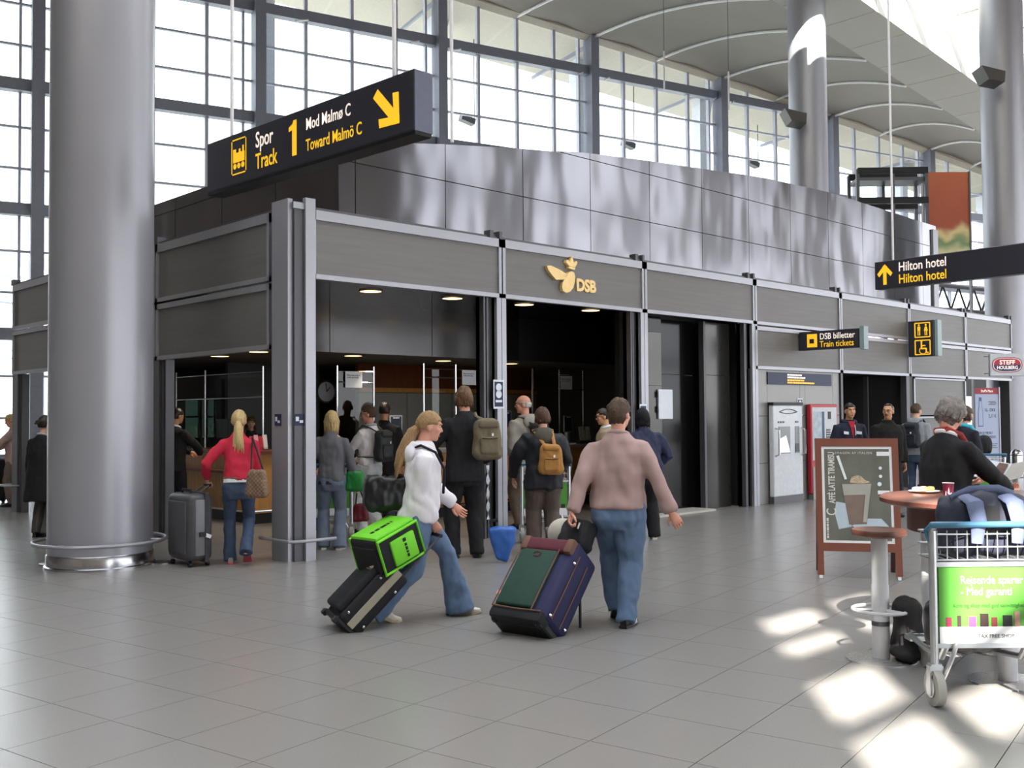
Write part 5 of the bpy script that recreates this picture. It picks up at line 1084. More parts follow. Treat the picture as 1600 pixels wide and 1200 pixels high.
for x in (-.09, .09): MB().tube([(x, .1, .6), (x, .1, 1.06)], .009, 8).build('pull_tube', m_alud, bc)
MB().tube([(-.1, .1, 1.06), (.1, .1, 1.06)], .016, 8).build('grip', m_black, bc, smooth=True)
# ---- lime cooler bag strapped on it
cb = root('cooler_bag', 'lime green and black cooler bag riding on the tilted suitcase', 'bag', bc.matrix_basis @ Vector((0, 0, 0))); bpy.context.view_layer.update()
Mx = Matrix.Translation(bc.location) @ bc.rotation_quaternion.to_matrix().to_4x4(); cb.location = Mx @ Vector((-.01, .0, .66)); orient(cb, D2(2), D2(-20))
MB().rbox((0, 0, .15), (.34, .42, .29), .03, 3).build('bag_body', m_nylon, cb, smooth=True)
MB().rbox((0, 0, .30), (.31, .39, .035), .014, 2).build('lid', m_lime, cb, smooth=True); bars(cb, m_black, (.04, -.13, .318), (0, 1, 0), (-1, 0, 0), 0, .22, .035, 3)
for sx_ in (-1, 1):
    fr = [(sx_*.168, y, z) for y, z in ((-.20, .02), (.20, .02), (.20, .285), (-.20, .285))]; MB().tube([fr[0], fr[1], fr[2], fr[3]], .013, 8, closed=True).build('lime_piping', m_lime, cb, smooth=True)
o = MB().rbox((.175, .02, .14), (.03, .24, .2), .012, 2).build('side_pocket', m_lime, cb, smooth=True); bars(o, m_black, (.191, .02, .18), (0, 0, -1), (0, 1, 0), 0, .11, .022, 4); MB().b2(.19, .1925, .015, .045, .195, .222).build('brand_square', m_black, o)
MB().rbox((0, -.215, .14), (.28, .02, .2), .008, 1).build('front_panel', m_nylon, cb)
# ---- black shoulder bag
q = wh; sbp = W(q, q['T'](Vector((-.03, -.27, 1.06)))); s_b = root('shoulder_bag', 'black soft shoulder bag on the back of the woman in white', 'bag', sbp - Vector((0, 0, .0)), D2(-31)-PI/2)
mb = MB().rbox((0, 0, 0), (.2, .36, .28), .06, 3); me = remesh(mb, .014, 4, .5, fold=.022, fscale=11, seed=2); me.materials.append(M('black_satin', '131315', rough=.4, var=.2, scale=14)); link('bag_body', me, s_b)
Tq = lambda v: s_b.matrix_basis.inverted() @ W(q, q['T'](Vector(v)))
bpy.context.view_layer.update(); Mi = (Matrix.Translation(sbp) @ Matrix.Rotation(D2(-31)-PI/2, 4, 'Z')).inverted(); Tq = lambda v: Mi @ W(q, q['T'](Vector(v)))
MB().tube([Tq(v) for v in ((-.1, -.24, 1.1), (-.08, -.17, 1.3), (.03, -.155, 1.42), (.13, -.05, 1.475), (.15, .07, 1.43), (.12, .16, 1.3), (.0, .19, 1.1))], (.011), 6, side=(1, 0, 0)).build('strap', m_nylon, s_b, smooth=True)
# ---- big navy suitcase
bp_ = (G(775, 988)+G(850, 1002))/2; bs_ = root('wheeled_suitcase', 'big navy suitcase with green front panel and burgundy top, tilted on its wheels', 'suitcase', (bp_.x, bp_.y, 0)); orient(bs_, D2(8), D2(43))
MB().rbox((0, .02, .44), (.50, .34, .68), .05, 3).build('shell', m_navyb, bs_, smooth=True)
gpn = MB().rbox((-.04, -.155, .40), (.34, .05, .50), .02, 3).build('front_panel', m_green, bs_, smooth=True)
for x in (-.215, .135): MB().tube([(x, -.178, .13), (x, -.183, .4), (x, -.178, .66)], .006, 6).build('piping', m_brownt, gpn)
MB().tube([(-.04+.035*math.cos(a*PI/8), -.181, .6+.02*math.sin(a*PI/8)) for a in range(16)], .005, 5, closed=True).build('badge', m_burg, gpn)
MB().rbox((-.0, -.13, .70), (.44, .10, .12), .03, 3).build('top_pocket', m_burg, bs_, smooth=True)
for x in (-.2, .2): MB().rbox((x, -.14, .70), (.07, .095, .125), .02, 2).build('corner_patch', m_brownt, bs_, smooth=True)
MB().rbox((0, -.1, .1), (.47, .14, .1), .03, 2).build('lower_pocket', m_nylon, bs_, smooth=True); MB().tube([(-.22, -.176, .13), (0, -.182, .12), (.22, -.176, .13)], .006, 6).build('piping', m_brownt, bs_)
for y in (-.07, .06): MB().tube([(.253, y, .14), (.256, y, .4), (.253, y, .68)], .005, 6).build('side_piping', m_brownt, bs_)
for y, z in ((-.1, .15), (.12, .17), (-.1, .6)): MB().ell((.255, y, z), .014, 8, 6).build('stud', m_chrome, bs_, smooth=True)
MB().rbox((0, .05, .08), (.46, .28, .07), .02, 2).build('base_plate', m_black, bs_)
for x in (-.2, .2): wheel(x, .12, .055, .05, .04, bs_); MB().rbox((x, -.1, .07), (.05, .06, .07), .015, 1).build('foot', m_black, bs_)
for x in (-.12, .12): MB().tube([(x, .13, .72), (x, .13, 1.02)], .01, 8).build('pull_tube', m_chrome, bs_)
MB().tube([(-.13, .13, 1.02), (.13, .13, 1.02)], .016, 8).build('grip', m_black, bs_, smooth=True)
MB().tube([(-.09, -.03, .745), (-.07, -.04, .79), (.07, -.04, .79), (.09, -.03, .745)], .014, 8).build('carry_handle', m_black, bs_, smooth=True)
Mx = Matrix.Translation(bs_.location) @ bs_.rotation_quaternion.to_matrix().to_4x4()
a_ = Mx @ Vector((.18, .19, .55)); Ri = bs_.rotation_quaternion.to_matrix().inverted(); st_ = Mx.inverted()
MB().tube([st_ @ a_, st_ @ (a_+Vector((.0, 0, -.28)))], .012, 6).build('hanging_strap', m_black, bs_)
for k, (x, z) in enumerate(((-.12, .78), (.14, .77))): MB().box((x, -.06, z), (.02, .01, .05)).build('orange_tag', M('orange_tag', 'd9742a'), bs_)
MB().box((-.27, -.1, .28), (.05, .02, .03)).build('pink_tag', M('pink_tag', 'e39a90'), bs_)
# black bag and cap on top
lb = root('small_bag', 'small black bag resting against the handle of the big suitcase', 'bag', Mx @ Vector((.11, .0, .76))); orient(lb, D2(8), D2(30))
mb = MB().rbox((0, 0, .13), (.26, .18, .26), .06, 3); me = remesh(mb, .012, 4, .5, fold=.015, fscale=12); me.materials.append(m_nylon); link('bag_body', me, lb); MB().box((.06, -.1, .18), (.012, .006, .05)).build('emblem', m_white, lb)
cpo = root('baseball_cap', 'beige and grey baseball cap on top of the big suitcase', 'cap', Mx @ Vector((-.05, .0, .92))); cpo.scale = (1.25,)*3; orient(cpo, D2(120), D2(20))
m_cap = M('cap_beige', 'b9b3a6', rough=.85, var=.1, scale=20); q = MB(); q.ell((0, 0, .0), (.085, .1, .10), 16, 12); q.build('crown', m_cap, cpo, smooth=True); MB().prism([(.08*math.cos(PI*k/10), .06+.13*math.sin(PI*k/10)) for k in range(11)], -.01, .0, axis='z').build('visor', m_cap, cpo); MB().box((0, .09, .05), (.07, .01, .05)).build('cap_print', m_alud, cpo)
# ---- grey hard suitcase
gs = root('hard_suitcase', 'large dark grey hard shell suitcase with a strap beside the woman in red', 'suitcase', (-.89, .66, 0))
m_gsh = M('grey_abs_shell', '4a4a4d', rough=.42, var=.06, scale=10); m_gsl = M('grey_abs_light', '77777b', rough=.4)
MB().rbox((0, 0, .42), (.28, .55, .72), .07, 4).build('shell', m_gsh, gs, smooth=True)
MB().rbox((-.0, -.268, .42), (.15, .03, .6), .012, 2).build('side_rib', m_gsl, gs, smooth=True)
for x in (-.02,): MB().rbox((x-.125, 0, .42), (.03, .40, .56), .014, 2).build('face_panel', m_gsh, gs, smooth=True)
MB().b2(.03, .075, -.29, .29, .05, .79).build('strap', M('strap_grey', '3b3b42', rough=.7), gs); MB().box((.0, -.295, .35), (.07, .02, .05)).build('lock', m_black, gs); MB().box((.06, -.3, .33), (.07, .006, .04), rot=Matrix.Rotation(.4, 3, 'Y')).build('luggage_tag', m_white, gs)
for x in (-.1, .1):
    for y in (-.2, .2): wheel(x, y, .028, .028, .03, gs)
MB().tube([(-.04, -.1, .78), (-.04, -.1, .815), (-.04, .1, .815), (-.04, .1, .78)], .014, 8).build('carry_handle', m_black, gs, smooth=True)
hw = W(rw, rw['arm'][0][2]); hl_ = hw - gs.location
for dy in (-.07, .07): MB().tube([(.06, dy, .76), (hl_.x, hl_.y+dy*.8, hl_.z-.06)], .01, 8).build('pull_tube', m_alud, gs)
MB().tube([(hl_.x, hl_.y-.07, hl_.z-.06), (hl_.x, hl_.y+.07, hl_.z-.06)], .015, 8).build('grip', m_black, gs, smooth=True)
# ---- handbags
def tote(label, pos, az, w_, h_, d_, mat, strap_to, smat, taper=-.3):
    r = root('handbag', label, 'handbag', pos, az-PI/2); mb = MB().rbox((0, 0, h_/2), (w_, d_, h_), min(.05, d_*.4), 3, taper=taper); me = remesh(mb, .011, 3, .5, fold=.012, fscale=12, seed=w_*50); me.materials.append(mat); link('bag_body', me, r)
    Mi = (Matrix.Translation(Vector(pos)) @ Matrix.Rotation(az-PI/2, 4, 'Z')).inverted(); t = Mi @ Vector(strap_to)
    for sg in (-1, 1): MB().tube([(sg*w_*.3, 0, h_*.92), (sg*w_*.12+t.x*.6, t.y*.6, h_+(t.z-h_)*.6), t], .009, 6).build('strap', smat, r)
    return r
hp_ = AT(402, 778, 10.75); tote('brown chequered handbag hanging from the shoulder of the woman in red', (hp_.x, hp_.y, hp_.z), AWAY-.2, .24, .30, .11, MCHECK('brown_check_leather', '6d5546', '8a7059', 46), W(rw, rw['T'](Vector((.15, -.02, 1.44)))), m_nylon)
hp_ = AT(555, 768, 12.3); tote('bright green leather handbag held by the blonde woman in grey', (hp_.x, hp_.y, hp_.z), AWAY, .24, .26, .12, M('green_leather', '1f7a35', rough=.35, var=.1, scale=10), W(bw, bw['arm'][1][2]), M('green_leather', '1f7a35'))
hp_ = AT(563, 815, 13.2); o = tote('dark red shoulder bag hanging low beside the pale trousers', (hp_.x, hp_.y, hp_.z), AWAY, .2, .24, .1, M('dark_red_leather', '6d1f2a', rough=.4), (hp_.x-.05, hp_.y-.02, hp_.z+.5), m_nylon)
# ---- backpacks
def backpack(label, inf, c, size, mat, az, tilt=0.0, pocket=True, strapx=None, pm=None, fold=.012, straps=2):
    """worn bag; c = centre in the wearer's torso frame"""
    pos = W(inf, inf['T'](Vector(c))); r = root('backpack', label, 'backpack', pos); orient(r, az, tilt)
    w_, d_, h_ = size; mb = MB().rbox((0, 0, 0), (w_, d_, h_), min(w_, d_)*.42, 4, taper=-.25); me = remesh(mb, .012, 4, .5, fold=fold, fscale=10, seed=w_*90); me.materials.append(mat); link('bag_body', me, r)
    if pocket:
        q = MB().rbox((0, -d_*.5, -h_*.16), (w_*.68, d_*.34, h_*.42), d_*.14, 3); me = remesh(q, .010, 3, .5, fold=fold*.6, fscale=12); me.materials.append(pm or mat); o = link('front_pocket', me, r)
        MB().tube([(-w_*.28, -d_*.68, h_*.02), (0, -d_*.7, h_*.0), (w_*.28, -d_*.68, h_*.02)], .005, 5).build('zip', m_black, o); MB().box((w_*.1, -d_*.68, h_*.1), (.02, .008, .03)).build('tag', m_white, o)
    MB().rbox((0, -d_*.12, h_*.36), (w_*.72, d_*.95, h_*.2), .03, 3).build('top_flap', pm or mat, r, smooth=True)
    Mi = (Matrix.Translation(pos) @ r.rotation_quaternion.to_matrix().to_4x4()).inverted(); g = lambda v: Mi @ W(inf, inf['T'](Vector(v)))
    for sg in ((-1, 1) if straps == 2 else (straps if straps in (-1, 3) else 1,)):
        sg = 1 if sg == 3 else sg
        MB().tube([(sg*w_*.2, d_*.3, h_*.42), g((sg*.1, -.10, 1.45)), g((sg*.115, .02, 1.485)), g((sg*.125, .125, 1.40)), g((sg*.14, .165, 1.2)), g((sg*.17, .06, 1.05)), (sg*w_*.4, d_*.2, -h_*.35)], [(.02, .008)]*7, 6, side=(1, 0, 0)).build('shoulder_strap', pm or mat, r, smooth=True)
    return r
m_olive = M('olive_canvas', '6e6450', rough=.85, var=.08, scale=14, bump=.2, bscale=250); m_tan = M('tan_canvas', 'a3743c', rough=.85, var=.08, scale=14, bump=.2, bscale=250)
backpack('olive canvas backpack slung from the right shoulder of the tall man', st, (.17, -.26, 1.22), (.32, .2, .46), m_olive, D2(62), .05, straps=3)
backpack('small tan canvas backpack on the youth in the black jacket', by, (.06, -.25, 1.12), (.27, .15, .36), m_tan, D2(52), .03)
backpack('dark grey backpack on the person in the white sweater', wm, (.02, -.24, 1.2), (.28, .16, .44), M('charcoal_nylon', '33363a', rough=.6, var=.15, scale=15), D2(100), .0)
backpack('dark backpack on the person in the grey hoodie', hb, (0, -.24, 1.2), (.3, .17, .44), M('midnight_nylon', '1b1f2c', rough=.7), AWAY-.7, .0)
backpack('black backpack worn by the bald man in the grey jacket', bd, (.03, -.25, 1.2), (.3, .16, .42), m_nylon, D2(88), 0.0)
# ---- luggage carts
m_cart = M('cart_steel', 'c3c6c8', rough=.3, metal=.85); m_ad = M('cart_green', '4c8c34', rough=.45, var=.1, scale=2); m_rub = M('grey_rubber', '9c9a92', rough=.6)
def cart(label, pos, az, full=True, words=True):
    r = root('luggage_cart', label, 'luggage cart', (pos[0], pos[1], 0), az-PI/2, group='luggage carts')
    for sx_ in (-1, 1):
        MB().tube([(sx_*.3, 0, .2), (sx_*.3, 0, .95)], .022, 10).build('upright', m_cart, r, smooth=True)
        MB().box((sx_*.3, 0, .2), (.06, .05, .06)).box((sx_*.3-.033, -.0, .14), (.008, .05, .16)).box((sx_*.3+.033, 0, .14), (.008, .05, .16)).build('fork', m_cart, r)
        wheel(sx_*.3, 0, .10, .10, .045, r, m_rub); MB().tube([(sx_*.3-.03, 0, .1), (sx_*.3+.03, 0, .1)], .055, 12).build('hub', m_cart, r)
        MB().tube([(sx_*.22, 0, .36), (sx_*.22, .1, .24), (sx_*.15, .5, .2), (sx_*.1, .85, .2)], .018, 8).build('platform_tube', m_cart, r, smooth=True)
        MB().tube([(sx_*.19, -.03, .345), (sx_*.22, -.04, .27), (sx_*.265, -.03, .16), (sx_*.275, 0, .10)], .013, 8).build('brake_tube', m_cart, r, smooth=True)
    wheel(0, .85, .08, .08, .05, r, m_rub); MB().b2(-.12, .12, .8, .9, .17, .2).build('nose_plate', m_cart, r)
    MB().rbox((0, -.03, .985), (.66, .035, .035), .017, 3).build('handle_bar', M('cart_blue_handle', '3f6c86', rough=.35), r, smooth=True)
    for sx_ in (-1, 1): MB().tube([(sx_*.31, -.03, .985), (sx_*.325, .02, .95), (sx_*.3, .0, .86)], .016, 8).build('handle_end', M('cart_blue_handle', '3f6c86'), r, smooth=True)
    ad = MB().b2(-.275, .275, -.012, .006, .335, .765).build('ad_board', m_ad, r)
    MB().b2(-.275, .275, -.0145, -.011, .335, .43).build('ad_footer', m_white, ad); MB().b2(-.29, .29, -.018, .012, .755, .78).build('board_rail', m_cart, r); MB().b2(-.29, .29, -.018, .012, .315, .34).build('board_rail', m_cart, r)
    if words:
        text('lettering', 'Rejsende sparer\n- Med garanti', .062, M('ad_white_ink', 'd5e2cd'), ad, (-.16, -.0145, .6), xs=.85); text('lettering', 'Kom og shop med god samvittighed', .03, M('dark_green_ink', '2f6a22'), ad, (-.2, -.0145, .535), xs=.9); text('lettering', 'TAX FREE SHOP', .028, m_alud, ad, (-.07, -.0165, .37))
        for k, (c, w2, h2) in enumerate((('8c2f4a', .03, .05), ('3a2a2a', .02, .06), ('c0407a', .04, .055), ('2a1a1a', .045, .07), ('6a2a2a', .03, .05), ('1a1a1a', .05, .06), ('9a7a6a', .03, .08), ('2b2b2b', .05, .05))):
            MB().b2(-.24+k*.062, -.24+k*.062+w2, -.016, -.011, .43, .43+h2).build('ad_product', M('product_%d' % k, c), ad)
    if full:
        bsk = []
        for z in (.79, .86, .93):
            bsk.append([(-.29, -.0, z), (-.29, .22, z), (.29, .22, z), (.29, 0, z)])
        for pth in bsk: MB().tube(pth, .005, 5, closed=True).build('basket_wire', m_cart, r)
        for k in range(11):
            x = -.275+k*.055; MB().tube([(x, 0, .95), (x, 0, .79), (x, .22, .79), (x, .22, .93)], .004, 5).build('basket_wire', m_cart, r)
    return r
wp_ = G(1462, 1103); cpos = (wp_.x+.3*.719, wp_.y-.3*.695); ct = cart('large luggage cart with green advert board and blue handle in the foreground', cpos, AWAY)
Mc = Matrix.Translation((cpos[0], cpos[1], 0)) @ Matrix.Rotation(AWAY-PI/2, 4, 'Z')
p = AT(512, 838, 12.9); cart('luggage cart behind the blonde woman in grey', (p.x, p.y), AWAY+.1, True, False)
p = AT(853, 860, 12.7); cart('luggage cart pushed by the youth with the tan backpack', (p.x, p.y), AWAY+.1, True, True) 
p = AT(1535, 770, 14.5); cart('distant luggage cart beside the menu poster', (p.x, p.y), AWAY-.2, True, False)
p = AT(497, 830, 12.6); o = MB().rbox((0, 0, .14), (.36, .26, .2), .02).build('blue_crate', M('crate_blue', '2f5590', rough=.5), None, (p.x+.05, p.y+.42, .10)); tag(o, 'blue box on the cart behind the blonde woman', 'box')
p = AT(1535, 700, 14.5); o = root('duffel_bag', 'black duffel bag on the distant luggage cart', 'bag', (p.x, p.y+.1, .99), AWAY-.2-PI/2); mb = MB().rbox((0, .12, .12), (.5, .3, .28), .1, 3); me = remesh(mb, .015, 4, .5, fold=.02); me.materials.append(m_nylon); link('bag_body', me, o)
# rucksack in the foreground basket
rk = root('rucksack', 'blue grey rucksack sitting in the basket of the foreground cart', 'backpack', Mc @ Vector((.06, .13, .80)), AWAY-PI/2)
m_rk = M('slate_blue_nylon', '5d6684', rough=.6, var=.1, scale=12, bump=.2, bscale=200); m_rk2 = M('dark_slate_nylon', '2e3140', rough=.65, var=.15, scale=12)
mb = MB().rbox((0, .03, .16), (.50, .26, .34), .1, 4); mb.ell((-.06, 0, .26), (.18, .12, .1)); me = remesh(mb, .012, 4, .5, fold=.02, fscale=9); me.materials.append(m_rk2); link('bag_body', me, rk)
for x, mt in ((-.14, m_rk), (.08, m_rk)):
    MB().tube([(x, -.05, .33), (x+.02, -.12, .3), (x+.03, -.145, .2), (x+.02, -.14, .08)], [(.05, .014), (.055, .018), (.05, .018), (.035, .012)], 10, side=(1, 0, 0)).build('shoulder_strap', mt, rk, smooth=True)
MB().tube([(-.2, .0, .31), (-.1, -.02, .36), (.05, -.02, .365), (.14, 0, .33)], [(.03, .015)]*4, 8).build('grab_handle', m_rk, rk, smooth=True); MB().rbox((-.04, -.11, .2), (.12, .03, .16), .012, 2).build('back_pad', m_nylon, rk, smooth=True)
dbg = root('duffel_bag', 'black leather duffel lying on the platform of the foreground cart', 'bag', Mc @ Vector((.02, .35, .215)), AWAY-PI/2); mb = MB().rbox((0, 0, .15), (.42, .34, .30), .1, 3); me = remesh(mb, .013, 4, .5, fold=.018); me.materials.append(M('black_leather_soft', '1b1b1d', rough=.35, var=.15, scale=10)); link('bag_body', me, dbg)
MB().tube([(-.12, -.17, .18), (-.1, -.2, .26), (.1, -.2, .26), (.12, -.17, .18)], .012, 8).build('handle', m_nylon, dbg, smooth=True)
fp = G(1432, 1040); fb_ = root('floor_bag', 'slumped black soft bag standing on the floor left of the foreground cart', 'bag', (fp.x+.1, fp.y+.1, 0), AWAY-PI/2); mb = MB().rbox((0, 0, .2), (.17, .22, .4), .07, 3); mb.ell((-.02, -.05, .06), (.11, .12, .06)); me = remesh(mb, .011, 4, .5, fold=.02, fscale=9); me.materials.append(M('washed_black_cotton', '2c2a2c', rough=.9, var=.2, scale=9)); link('bag_body', me, fb_)
# ---- bar stool
sp2 = G(1377, 1030); bst = root('bar_stool', 'bar stool with round brown seat, pale post and foot ring', 'stool', (sp2.x, sp2.y, 0)); m_rwood = M('reddish_brown_wood', '5a3a30', rough=.35, var=.15, scale=4, stretch=(1, 6, 1)); m_post = M('pale_grey_enamel', 'c9c9cc', rough=.3)
MB().lathe([(.0, .795), (.15, .795), (.172, .805), (.174, .83), (.168, .84), (0, .842)], 32).build('seat', m_rwood, bst, smooth=True)
MB().lathe([(.055, .0), (.055, .48), (.052, .485), (.052, .795)], 24).build('post', m_post, bst, smooth=True); MB().lathe([(.22, 0), (.22, .006), (.06, .014)], 32).build('base', M('satin_base', 'b4b2b0', rough=.25, metal=.6), bst, smooth=True)
MB().tube([(.172*math.cos(a*PI/20), .172*math.sin(a*PI/20), .32) for a in range(40)], .012, 8, closed=True).build('foot_ring', m_post, bst, smooth=True)
for a in (0.3, 2.4, 4.5): MB().tube([(.05*math.cos(a), .05*math.sin(a), .32), (.172*math.cos(a), .172*math.sin(a), .32)], .012, 6).build('ring_spoke', m_post, bst)
MB().lathe([(.057, .22), (.057, .25)], 24).build('collar', m_alud, bst, smooth=True)
p = G(1575, 1065); b2_ = dup(bst, None, (p.x, p.y, 0)); b2_['label'] = 'second bar stool hidden behind the foreground cart, only its base showing'; bst['group'] = b2_['group'] = 'bar stools'
# ---- round bar table
tp_ = AT(1560, 1000, 6.8); tb_ = root('bar_table', 'round reddish wood bar table on steel pedestals behind the cart', 'table', (tp_.x, tp_.y, 0)); m_tw = M('cherry_wood', '5e3a30', rough=.35, var=.15, scale=3, stretch=(1, 5, 1))
MB().lathe([(0, .975), (.70, .975), (.735, .99), (.735, 1.015), (.72, 1.025), (0, 1.025)], 56).build('table_top', m_tw, tb_, smooth=True)
ap = [(.56*math.cos(a), .56*math.sin(a)) for a in [PI*.55+k*PI*.9/14 for k in range(15)]]; q = MB(); vs = [(x, y, z) for x, y in ap for z in (.80, .975)] + [(x*.96, y*.96, z) for x, y in ap for z in (.80, .975)]
n2 = len(ap)*2; q.add(vs, [(2*i, 2*i+2, 2*i+3, 2*i+1) for i in range(14)] + [(n2+2*i, n2+2*i+1, n2+2*i+3, n2+2*i+2) for i in range(14)] + [(2*i, n2+2*i, n2+2*i+2, 2*i+2) for i in range(14)]); q.build('apron', m_tw, tb_, smooth=True)
p1 = AT(1449, 900, 6.95)
for v in ((0, 0), (p1.x-tp_.x, p1.y-tp_.y)):
    MB().lathe([(.04, 0), (.04, .975)], 20, c=(v[0], v[1], 0)).build('pedestal', m_post, tb_, smooth=True); MB().lathe([(.2, 0), (.2, .006), (.05, .014)], 32, c=(v[0], v[1], 0)).build('base', M('satin_base', 'b4b2b0'), tb_, smooth=True)
def on_table(x, y): return G(x, y, 1.025)
pp_ = on_table(1444, 770); pt_ = root('plate', 'white plate with a half eaten sandwich on the bar table', 'plate', pp_); MB().lathe([(.05, 0), (.1, .012), (.105, .016), (.09, .014), (0, .008)], 28).build('dish', m_white, pt_, smooth=True)
for k, (dx, dy, c) in enumerate(((-.02, .0, 'c79a5a'), (.03, .02, 'd8b47a'), (-.06, .03, 'e8e4da'), (.06, -.02, 'b9844a'))): 
    mb = MB().rbox((dx, dy, .028), (.06, .045, .03), .012, 2); mb.build('food_piece', M('food_%d' % k, c, var=.3, scale=40, bump=.4, bscale=80), pt_, smooth=True)
pp_ = on_table(1482, 778); cu_ = root('paper_cup', 'burgundy paper coffee cup with white flame print', 'cup', pp_); MB().lathe([(.028, 0), (.036, .098), (.034, .1), (.0, .09)], 24).build('cup_wall', M('cup_burgundy', '7c2445', rough=.5), cu_, smooth=True)
MB().tube([(.036*math.cos(a*PI/12), .036*math.sin(a*PI/12), .1) for a in range(24)], .0025, 6, closed=True).build('rim', m_white, cu_); 
vd = Vector((CAM.x-pp_.x, CAM.y-pp_.y, 0)).normalized(); sdv = Vector((-vd.y, vd.x, 0)); q = MB()
q.add([vd*(.0305+.008*z/.1)*math.cos(a)+sdv*(.0305+.008*z/.1)*math.sin(a)+Vector((0, 0, z)) for a, z in ((-.7, .005), (.7, .005), (.6, .04), (.25, .03), (.1, .075), (-.15, .035), (-.5, .05))], [(0, 1, 2, 3, 4, 5, 6)]); q.build('flame_print', m_white, cu_)
pp_ = on_table(1500, 770); wl_ = MB().rbox((0, 0, .008), (.1, .06, .016), .006, 1).build('wallet', m_black, None, pp_, .6); tag(wl_, 'flat dark wallet lying beside the paper cup', 'wallet')
# newspaper / brochure held by the reading woman
hm = (W(gw, gw['arm'][0][2]) + W(gw, gw['arm'][1][2]))/2; bro = root('brochure', 'open brochure with brown photograph in the hands of the grey haired woman', 'brochure', hm + Vector((math.cos(D2(-18))*.14, math.sin(D2(-18))*.14, .03)), D2(-18)-PI/2)
MB().add([(-.2, -.06, .04), (0, -.02, 0), (0, .12, .14), (-.2, .06, .17)], [(0, 1, 2, 3)]).build('page', m_paper, bro); MB().add([(0, -.02, 0), (.2, -.04, .05), (.2, .08, .18), (0, .12, .14)], [(0, 1, 2, 3)]).build('page', M('page_grey', 'b4b0aa'), bro); MB().add([(-.08, -.045, .035), (-.01, -.025, .012), (-.01, .1, .138), (-.08, .085, .148)], [(0, 1, 2, 3)]).build('photo_print', M('photo_brown', '5e3526', var=.5, scale=25), bro)
# person beyond the right edge with phone
pe = AT(1765, 1000, 6.0); hp2 = AT(1588, 768, 6.1)
az_ = D2(150); Mi = (Matrix.Translation((pe.x, pe.y, 0)) @ Matrix.Rotation(az_-PI/2, 4, 'Z')).inverted(); hl2 = Mi @ hp2
ph_p = person('person at the frame edge of whom only a hand with a phone shows', (pe.x, pe.y), az_, H=1.74, lean=.05, head=(0, -.3), hands=[tuple(hl2 + Vector((0, -.12, 0))), (.25, .1, .85)], ehint=[(-.5, -.3, -1), (.3, -1, 0)], hdir=[(0, 1, .1), None], palm=[(0, 0, 1), (-1, 0, 0)], curl=(.75, .5), top=dict(mat=M('maroon_jumper', '4a2026', rough=.85), loose=.03, sleeve=.8), legs=dict(mat=m_denimd), skin=m_skin2, hair=dict(mat=m_hdark, style='short', vol=1.05))
wpz = W(ph_p, ph_p['arm'][0][2]); fwd = Vector((math.cos(az_), math.sin(az_), 0)); phn = root('mobile_phone', 'silver mobile phone held in a hand at the frame edge', 'phone', wpz + fwd*.10 + Vector((0, 0, .045)), az_-PI/2); phn.rotation_euler = (.55, 0, az_-PI/2)
MB().rbox((0, .0, 0), (.048, .11, .016), .006, 2).build('phone_body', m_chrome, phn, smooth=True); MB().b2(-.019, .019, .0, .045, .008, .0092).build('phone_screen', m_black, phn)
# ---- A-frame sign
fl_, fr_ = G(1278, 903), G(1411, 907); az_ = math.atan2(fr_.y-fl_.y, fr_.x-fl_.x); md = (fl_+fr_)/2; af = root('sandwich_board', 'wooden A-frame sandwich board advertising caffe latte tiramisu', 'sign', (md.x, md.y, 0), az_); WB = (fr_-fl_).length
m_af = M('mahogany_frame', '7c4a3a', rough=.4, var=.12, scale=3, stretch=(1, 1, .3)); hw_ = WB/2; tl = .16; Rt = Matrix.Rotation(-tl, 3, 'X'); Lg = 1.36
def fr2(q, x0, x1, z0, z1, y0=-.02, y1=.02): 
    a_ = len(q.v); q.b2(x0, x1, y0, y1, z0, z1); q.v[a_:] = [tuple(Rt @ Vector(v)) for v in q.v[a_:]]; return q
for x in (-hw_, hw_-.06):
    q = MB(); fr2(q, x, x+.06, .03, Lg); q.build('leg', m_af, af); q = MB(); fr2(q, x+.015, x+.045, 0, .03); q.build('foot', m_white, af)
    q = MB(); q.beam((x+.03, .52, 0), (x+.03, .22, Lg*.97), .04, .05); q.build('rear_leg', M('dark_mahogany', '3f241c'), af)
q = MB(); fr2(q, -hw_+.06, hw_-.06, Lg-.08, Lg); q.build('top_rail', m_af, af); q = MB(); fr2(q, -hw_+.06, hw_-.06, .26, .34); q.build('bottom_rail', m_af, af)
ps_ = root('x', 'x', 'x'); bpy.data.objects.remove(ps_)
pan = link('poster', None, af, (0, 0, 0)); pan.rotation_euler = (-tl, 0, 0)
MB().b2(-hw_+.06, hw_-.06, -.012, .008, .34, Lg-.08).build('poster_border', m_white, pan)
m_psc = M('poster_grey_green', '6a6b62', rough=.3, var=.3, scale=3.5); x0, x1, z0, z1 = -hw_+.085, hw_-.085, .365, Lg-.105
MB().b2(x0, x1, -.014, -.011, z0, z1).build('poster_photo', m_psc, pan); Wp, Hp = x1-x0, z1-z0
def pu(u, v): return (x0+u*Wp, z1-v*Hp)
def shape(pts, mat, nm, d=.0005): MB().prism([pu(*p) for p in pts], -.0145-d*6, -.0115-d*4).build(nm, mat, pan)
shape([(.26, .38), (.72, .37), (.63, .82), (.36, .83)], M('latte_brown', '7c6a62', var=.2, scale=6), 'glass_print'); shape([(.265, .39), (.715, .38), (.69, .5), (.29, .51)], M('milk_pale', 'a5a49a', var=.15, scale=6), 'foam_print', .001); shape([(.62, .5), (.69, .5), (.63, .8), (.57, .8)], M('milk_pale', 'a5a49a'), 'glass_shine', .001)
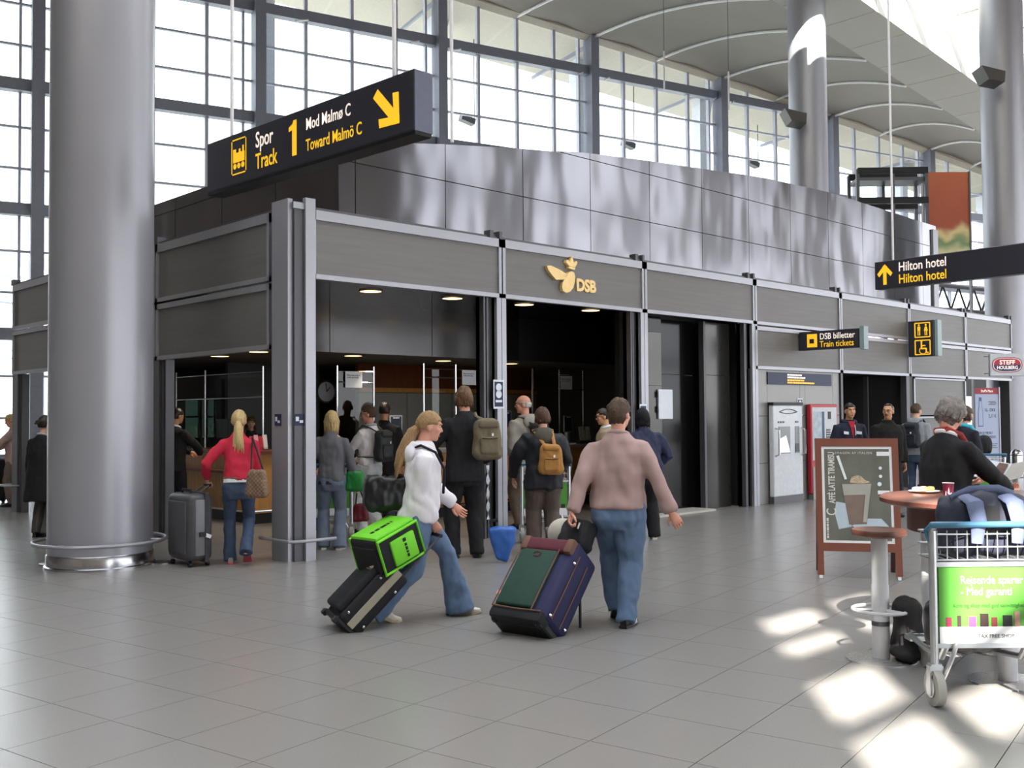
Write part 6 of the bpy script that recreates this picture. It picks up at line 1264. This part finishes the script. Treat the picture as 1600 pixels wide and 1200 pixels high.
shape([(.38, .37), (.42, .31), (.5, .29), (.56, .3), (.62, .34), (.7, .365), (.6, .38), (.45, .38)], M('cream_crumbs', 'b9a48c', var=.5, scale=60), 'topping_print', .0012); shape([(.19, .08), (.23, .07), (.345, .33), (.31, .34)], M('spoon_white', 'dfe6e6'), 'spoon_print', .001)
shape([(.17, .58), (.33, .6), (.4, .85), (.2, .88), (.14, .7)], M('napkin_pale', 'b4c2cc'), 'napkin_print', .0002); shape([(.4, .84), (.62, .76), (.85, .76), (.97, .85), (.96, .97), (.7, .97)], M('napkin_pale', 'b4c2cc'), 'napkin_print', .0004)
for (u0, v0, u1, v1) in ((.81, .03, 1.0, .075), (.81, .455, .99, .495)): shape([(u0, v0), (u1, v0), (u1, v1), (u0, v1)], m_white, 'label_print')
for u, v, r_ in ((.86, .21, .025), (.86, .3, .025), (.84, .385, .032)): shape([(u+r_*math.cos(a*PI/6), v+r_*.72*math.sin(a*PI/6)) for a in range(12)], m_paper, 'bean_print')
m_let = M('poster_letter', 'd8d4cc'); zz = -.0165
a1 = pu(.155, .60); text('lettering', 'AFFÈ LATTE TIRAMISU', .084, m_let, pan, (a1[0], zz, a1[1]), rot=(PI/2, -PI/2, 0), xs=.61, bold=.002); a1 = pu(.165, .735); text('lettering', 'C', .13, m_let, pan, (a1[0], zz, a1[1]), rot=(PI/2, -PI/2, 0), xs=.8, bold=.001)
a1 = pu(.17, .055); text('lettering', 'SMAGEN AF ITALIEN', .03, m_let, pan, (a1[0], zz, a1[1]), spacing=1.3); a1 = pu(.045, .98); bars(pan, m_let, (a1[0], zz, a1[1]), (0, 0, 1), (-1, 0, 0), 0, .2, .018, 9)
# ---- steel bin, far left bag, blue bag
p = G(1589, 746); bn = root('litter_bin', 'stainless steel bin with domed top beside the pale column', 'bin', (p.x, p.y, 0)); MB().lathe([(.135, 0), (.135, .56), (.12, .62), (.07, .67), (0, .685)], 24).build('body', M('stainless', 'b9b9bd'), bn, smooth=True); MB().lathe([(.15, 0), (.15, .02)], 24).build('foot', m_alud, bn); MB().lathe([(.137, .53), (.137, .55)], 24).build('band', m_alud, bn)
p = G(2, 786); fbg = root('trolley_bag', 'black upright travel bag beside the person at the far left', 'bag', (p.x, p.y, 0), .5); mb = MB().rbox((0, 0, .45), (.42, .34, .8), .1, 3); me = remesh(mb, .02, 3, .5, fold=.02); me.materials.append(m_nylon); link('bag_body', me, fbg); MB().tube([(-.1, 0, .83), (-.1, 0, 1.05), (.1, 0, 1.05), (.1, 0, .83)], .012, 6).build('pull_handle', m_black, fbg)
for x in (-.15, .15): wheel(x, .1, .04, .04, .03, fbg)
p = G(790, 882); bb = root('blue_bag', 'bright blue folded bag hanging low by the cart behind the big suitcase', 'bag', (p.x+.1, p.y+.15, .0), AWAY-PI/2); mb = MB().rbox((0, 0, .2), (.24, .14, .38), .05, 3, taper=.8); me = remesh(mb, .012, 3, .5, fold=.015); me.materials.append(M('blue_pvc', '3461ad', rough=.4)); link('bag_body', me, bb); MB().tube([(-.11, 0, .36), (-.13, 0, .44), (-.05, 0, .46)], .02, 8).build('handle', m_nylon, bb, smooth=True)
bpy.data.scenes.remove(TMP)
